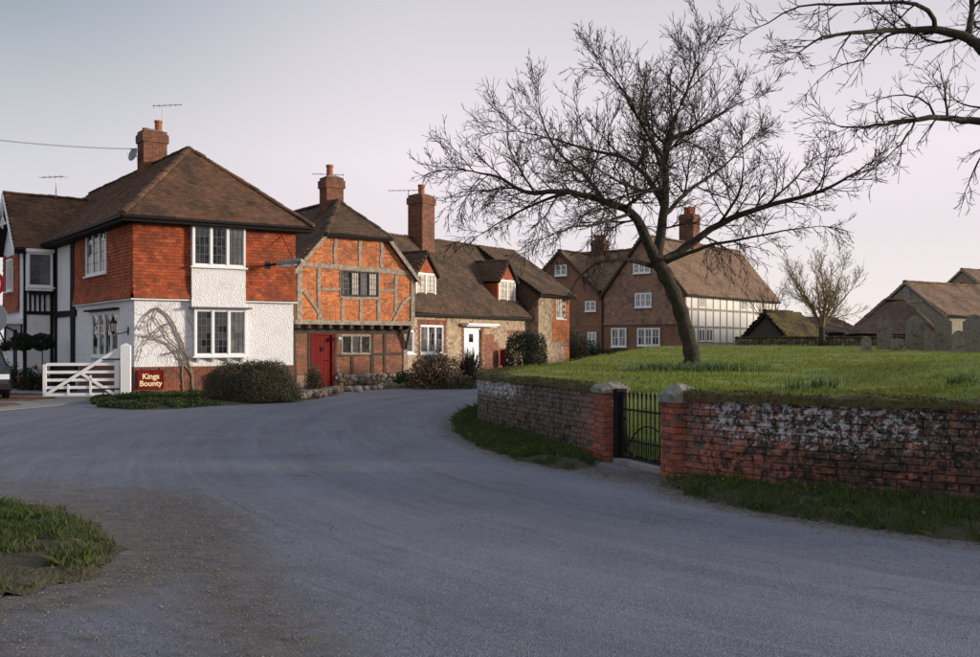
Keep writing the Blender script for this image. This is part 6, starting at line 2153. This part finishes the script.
def headstone(label, x0, y0, x1, y1, Y, style, tilt=0., thick=.12, m=None):
    c = at((x0 + x1) / 2, y1, Y)
    wd = (x1 - x0) / F * Y
    zt = at(x0, y0, Y).z
    g = lz(c)
    h_ = zt - g
    c.z = g - .08
    fr_ = Fr(c - Vector((.97, -.22, 0)).normalized() * wd / 2, Vector((.97, -.22, 0)), Vector((math.sin(tilt) * .97, 0, 1)))
    H = h_ + .08
    P = [(0, 0), (wd, 0)]
    if style == 'round':
        P += [(wd, H - wd * .5)] + [(wd / 2 + wd / 2 * math.cos(t), H - wd * .5 + wd / 2 * math.sin(t)) for t in np.linspace(.15, math.pi - .15, 11)] + [(0, H - wd * .5)]
    elif style == 'shoulder':
        s_ = wd * .12
        P += [(wd, H - wd * .34), (wd - s_, H - wd * .30)] + [(wd / 2 + (wd / 2 - s_) * math.cos(t), H - wd * .30 + wd * .30 * math.sin(t)) for t in np.linspace(.05, math.pi - .05, 11)] + [(s_, H - wd * .30), (0, H - wd * .34)]
    else:
        P += [(wd, H - wd * .12), (wd * .5, H), (0, H - wd * .12)]
    r = thing('headstone', label, 'headstone', tuple(c + Z * .08))
    b = MB()
    b.slab([fr_.pt(a, b_, thick / 2) for a, b_ in P], -fr_.n * thick)
    b.build('slab', m or M_GRAVE, r)
    boxpart('base', r, m or M_GRAVE, fr_, -.04, wd + .04, -.05, .16, -thick / 2 - .06, thick / 2 + .06)
    return r
headstone('pale round-topped headstone, leftmost of the tall ones', 878, 318, 892.5, 342, 40, 'round', -.03)
headstone('tall grey headstone with shouldered top, second of the tall ones from the left', 906, 315.5, 922, 343, 39, 'shoulder', .02)
headstone('short lichened headstone just right of the second tall headstone', 924, 329, 934.5, 344, 38, 'round', 0)
headstone('broad mottled headstone standing before the flint barn gable', 936, 316, 951.5, 343.5, 38, 'shoulder', -.02)
headstone('small dark headstone leaning in front of the broad mottled one', 952, 330.5, 963, 347, 35, 'round', .05, m=M_STONECAP)
headstone('wide pale headstone cut by the right edge of the picture', 964, 314.5, 984, 344, 36, 'shoulder', 0)
headstone('tiny dark stone by itself between the golden tree and the tall headstones', 862, 336, 871, 346.5, 38, 'round', 0, m=M_STONECAP)
headstone('low squat stone at the foot of the dry-stone wall, left of the second tall headstone', 891, 338, 903, 346.5, 38, 'flat', 0)
# mossy table tomb fragments
tz = at(943, 338, 41); tz.z = lz(tz)
tm = thing('table_tomb', 'low mossy slab tomb lying behind the small headstones', 'tomb', tuple(tz))
ft_ = Fr(tz, Vector((1, -.15, 0)), Z)
boxpart('slab', tm, M_GRAVE, ft_, -1.1, 1.0, .32, .44, -.5, .5)
boxpart('base', tm, M_GRAVE, ft_, -.95, .85, -.1, .32, -.4, .4)
bpz = at(878, 330, 62)

# =================================================================== PLANTS
hb_ = Vector((-6.35, 27.6, .02))
bush('clipped_shrub', 'wide clipped olive-brown shrub against the white house front', 'shrub', (-6.45, 25.75, .03), (1.30, .82, 1.06), 42000, .040, M_HEDGE, boxy=2.4, twigs=150, lump=.20, shell=.4)
bush('dry_hydrangea', 'brown bush of dried flower heads at the corner of the flint cottage', 'shrub', (-1.95, 33.6, 0), (.95, .8, 1.2), 3600, .10, M_DRY, boxy=2.6, twigs=160, lump=.3, shell=.6)
bush('winter_shrub', 'dark tangled bare shrub before the white cottage door', 'shrub', (-.75, 35.6, 0), (.62, .6, 1.5), 900, .05, M_YEW, twigs=330, lump=.3, shell=.9)
bush('low_shrub', 'low evergreen shrub between the dried bush and the wall end', 'shrub', (-1.05, 33.2, 0), (.6, .5, .5), 1800, .06, M_HEDGE, twigs=40, lump=.3)
bush('clipped_yew', 'tall dark green box-shaped hedge by the cottage wall', 'hedge', (1.48, 39.2, 0), (.86, .75, 1.98), 15000, .06, M_YEW, boxy=5., twigs=60, lump=.06, shell=.35)
bush('corner_plant', 'small dark plant growing beside the red door step', 'plant', (-6.1, 33.0, 0), (.35, .3, .8), 1600, .06, M_HEDGE, twigs=40, lump=.4)
bush('ivy_clump', 'dark ivy clump on stones at the foot of the timber-framed house', 'plant', (-3.2, 35.6, 0), (.5, .4, .55), 1500, .06, M_YEW, twigs=20, lump=.4)
for lab, x, y, Y, rad, m_ in (('dark bush at the left foot of the manor gable', 588, 360, 60, (1.3, 1.0, 1.9), M_YEW), ('broad dark bush under the manor ground-floor windows', 612, 360, 59, (1.8, 1.2, 1.3), M_YEW),
                              ('low bush under the right manor window, left of the tree trunk', 650, 358, 60, (1.6, 1., .9), M_HEDGE), ('brown-green bush right of the tree trunk before the timbered wall', 712, 352, 58, (1.6, 1.2, 1.35), M_YEW),
                              ('rounded bush between the timbered wall and the mossy hut', 732, 352, 56, (1.0, .9, .9), M_HEDGE), ('leggy shrub between the flint cottage wing and the manor', 573, 362, 52, (.9, .8, 2.3), M_HEDGE)):
    p = at(x, y, Y)
    zb_ = lz(p) - .1 if pip(LAWN_POLY, np.array([p.x]), np.array([p.y]))[0] else 0.
    bush('garden_bush', lab, 'bush', (p.x, p.y, zb_), (rad[0], rad[1], rad[2] + max(0, at(x, 345, Y).z - 1.5)), 4500, .11, m_, twigs=70, lump=.35)

# stones and edging along the foot of the timber-framed house
er = thing('edging_stones', 'row of rough edging stones before the shrub and the red door', 'stones', (-5.6, 31.6, 0))
for k in range(34):
    t = k / 33
    p = Vector((-5.35, 26.9, .06)).lerp(Vector((-4.9, 31.2, .06)), min(1, t * 1.6)) if t < .62 else Vector((-4.9, 31.2, .06)).lerp(Vector((-2.9, 34.2, .06)), (t - .62) / .38)
    s_ = random.uniform(.16, .34)
    put_stone(er, p + Vector((random.gauss(0, .15), random.gauss(0, .15), 0)), s_ * 1.3, s_, s_ * .75, random.uniform(0, 3))

def daffodils(label, x, y, n, rx, ry):
    Y = 15.
    for _ in range(30):
        p = at(x, y, Y)
        Y = max(10, min(60, Y + (F * (EYE - lz(p)) / (y - CY) - Y) * .5))
    p = at(x, y, Y); p.z = lz(p)
    r = thing('daffodil_clump', label, 'daffodils', tuple(p))
    q = np.column_stack([p.x + RNG.normal(0, rx, n), p.y + RNG.normal(0, ry, n)])
    P = np.column_stack([q, [lz(k) for k in q]])
    b = MB()
    blades(b, P, .20, .022, .35)
    b.build('leaves', M_DAFF, r)
daffodils('daffodil leaves spread left of the tree trunk', 668, 371, 420, .45, .25)
daffodils('daffodil leaves spread right of the tree trunk', 716, 371, 420, .42, .25)
daffodils('thin daffodil clump nearer the wall, left of a bigger clump', 795, 390, 60, .12, .1)
daffodils('compact daffodil clump near the wall, middle of the lawn', 827, 388, 130, .13, .12)
daffodils('tall daffodil clump on the mound at the right edge', 966, 388, 260, .16, .15)
daffodils('sparse daffodil tuft on the lawn behind the right pier', 764, 371, 40, .12, .1)

# topiary, pots, basket by the porch
for lab, x, rb2 in (('ball-headed standard bay tree in a pot, nearer the porch door', 23, .50), ('ball-headed standard bay tree in a pot, nearer the white gate', 42, .50)):
    p = at(x, 380, 33.5); p.z = 0.0
    r = thing('standard_bay', lab, 'potted tree', tuple(p))
    part('pot', r, M_POT, lambda b: b.lathe(p, [(.17, .0), (.22, .36), (.25, .36), (.25, .42), (.19, .42), (.18, .36)], 12))
    part('stem', r, M_BARK, lambda b: b.tube([p + Z * .35, p + Vector((.02, 0, .9)), p + Z * 1.5], .022, 6))
    n = 2600
    d = RNG.normal(0, 1, (n, 3)); d /= np.linalg.norm(d, axis=1)[:, None]
    rr_ = rb2 * (1 - .5 * RNG.random(n) ** 1.7) * (1 + .2 * vnoise(d, 2.2, x))
    b = MB()
    leaf_cloud(b, np.array(p + Z * 1.62) + d * rr_[:, None] * np.array([.85, .85, .62]), .07)
    b.build('crown', M_YEW, r, kind='stuff')
pbk = at(5.5, 347, 34)
hbk = thing('hanging_basket', 'small hanging basket with dark plants at the far left', 'hanging basket', tuple(pbk - Z * .15))
part('bowl', hbk, M_IRON, lambda b: b.lathe(pbk - Z * .15, [(.04, 0), (.16, .08), (.19, .18), (.17, .18)], 10))
part('chain', hbk, M_IRON, lambda b: [b.tube([pbk + Vector((.17 * math.cos(t), .17 * math.sin(t), 0)), pbk + Z * .75], .006, 4) for t in (0, 2.1, 4.2)])
b = MB()
d = RNG.normal(0, 1, (900, 3)) * np.array([.15, .15, .11])
leaf_cloud(b, np.array(pbk + Z * .06) + d, .06)
b.build('plants', M_YEW, hbk, kind='stuff')
for lab, x, y, Y, rad in (('leafy pot plant left of the white gate, by the porch', 31, 385, 32.2, (.45, .4, .75)), ('low dark plant behind the white gate', 60, 385, 31.2, (.5, .4, .5)), ('dark shrub by the porch, beside the car', 10, 380, 33.5, (.5, .4, .9))):
    p = at(x, y, Y)
    bush('pot_plant', lab, 'plant', (p.x, p.y, 0), rad, 1600, .07, M_YEW, twigs=20, lump=.35)

# =================================================================== CAR, ROAD SIGN, CABLE
cp = at(12, 400, 26.5); cp.z = .0
carr = thing('parked_car', 'dark car parked nose-on at the left edge, only its corner in view', 'car', (cp.x - .85, cp.y + 2, .012))
cu_, cv_ = Vector((.86, .51, 0)).normalized(), Vector((-.51, .86, 0)).normalized()
fc = Fr(Vector((cp.x, cp.y, .012)) - cu_ * 1.72, cu_, cv_)        # a: across, b: backwards, c: up
prof = [(.0, .32), (.02, .62), (.10, .72), (.95, .88), (1.15, .92), (1.75, 1.36), (2.1, 1.44), (3.3, 1.42), (3.9, .98), (4.15, .92), (4.2, .4), (4.1, .25), (.1, .22)]
def body(b):
    n = len(prof)
    P = []
    for a, ins in ((0, .10), (.08, .0), (1.64, .0), (1.72, .10)):
        for (y, z) in prof:
            k = max(0, (z - .9)) * .32
            aa = a + (k if a < .8 else -k)
            P.append(fc.pt(aa, y + (ins if y < 2 else -ins) * (1 if z > .3 else .5), z - ins * .3 * (1 if z > .5 else 0)))
    fs = []
    for s_ in range(3):
        for k in range(n):
            k2 = (k + 1) % n
            fs.append((s_ * n + k, s_ * n + k2, (s_ + 1) * n + k2, (s_ + 1) * n + k))
    fs.append(list(range(n))[::-1]); fs.append([3 * n + k for k in range(n)])
    b.add(P, fs)
part('body', carr, M_CARPAINT, body)
part('windscreen', carr, M_GLASS, lambda b: b.poly([fc.pt(.16, 1.2, .965), fc.pt(1.56, 1.2, .965), fc.pt(1.42, 1.73, 1.365), fc.pt(.3, 1.73, 1.365)]))
for a in (.06, 1.34):
    part('headlight', carr, M_LAMP, lambda b: b.slab([fc.pt(a, -.012, .56), fc.pt(a + .32, -.012, .56), fc.pt(a + .32, .04, .70), fc.pt(a, .04, .70)], cv_ * .05))
part('grille', carr, M_IRON, lambda b: b.slab([fc.pt(.5, -.012, .42), fc.pt(1.22, -.012, .42), fc.pt(1.22, -.008, .62), fc.pt(.5, -.008, .62)], cv_ * .05))
part('bumper', carr, M_RUBBER, lambda b: b.slab([fc.pt(.02, -.06, .28), fc.pt(1.7, -.06, .28), fc.pt(1.7, -.05, .44), fc.pt(.02, -.05, .44)], cv_ * .12))
for a in (.02, 1.52):
    for y in (.78, 3.4):
        wh = part('wheel', carr, M_RUBBER, lambda b: b.tube([fc.pt(a, y, .30), fc.pt(a + .04, y, .30), fc.pt(a + .16, y, .30), fc.pt(a + .19, y, .30)], [.27, .30, .30, .27], 20))
        part('rim', wh, M_METAL, lambda b: b.tube([fc.pt(a - .005, y, .30), fc.pt(a + .195, y, .30)], .19, 16))

sp_ = at(-7.5, 344, 25)
sp0 = Vector((sp_.x, sp_.y, 0))
rs = thing('road_sign', 'round red-rimmed road sign over a grey disc on a pole, cut by the left edge', 'road sign', tuple(sp0))
part('pole', rs, M_SIGNGREY, lambda b: b.tube([sp0 - Z * .1, sp0 + Z * 3.75], .038, 8))
def disc(b, z, r, y0, y1):
    b.tube([Vector((sp0.x, sp0.y + y0, z)), Vector((sp0.x, sp0.y + y1, z))], r, 28)
zc1, zc2 = at(0, 284, 25).z, at(0, 318, 25).z
part('red_disc', rs, M_SIGNRED, lambda b: disc(b, zc1, .35, -.05, -.07))
part('white_disc', rs, M_WHITE, lambda b: disc(b, zc1, .255, -.071, -.074))
part('grey_disc', rs, M_SIGNGREY, lambda b: disc(b, zc2, .42, -.05, -.07))

c0 = at(-60, 133, 30); c1 = cc + Z * 8.6 - fd * .4
cbl = thing('overhead_cable', 'overhead cable running from the corner house chimney out at the left', 'cable', tuple(c1))
part('wire', cbl, M_SIGNGREY, lambda b: b.tube([c1.lerp(c0, t) - Z * .35 * 4 * t * (1 - t) * .3 for t in np.linspace(0, 1, 24)], .022, 5))
av = at(56, 192, 37)
aerial('roof_aerial', 'small television aerial above the gabled bay at the left', (av.x, av.y, 7.2), at(56, 177, 37).z - 7.2, 1.0, (-1, .2, 0), 5)
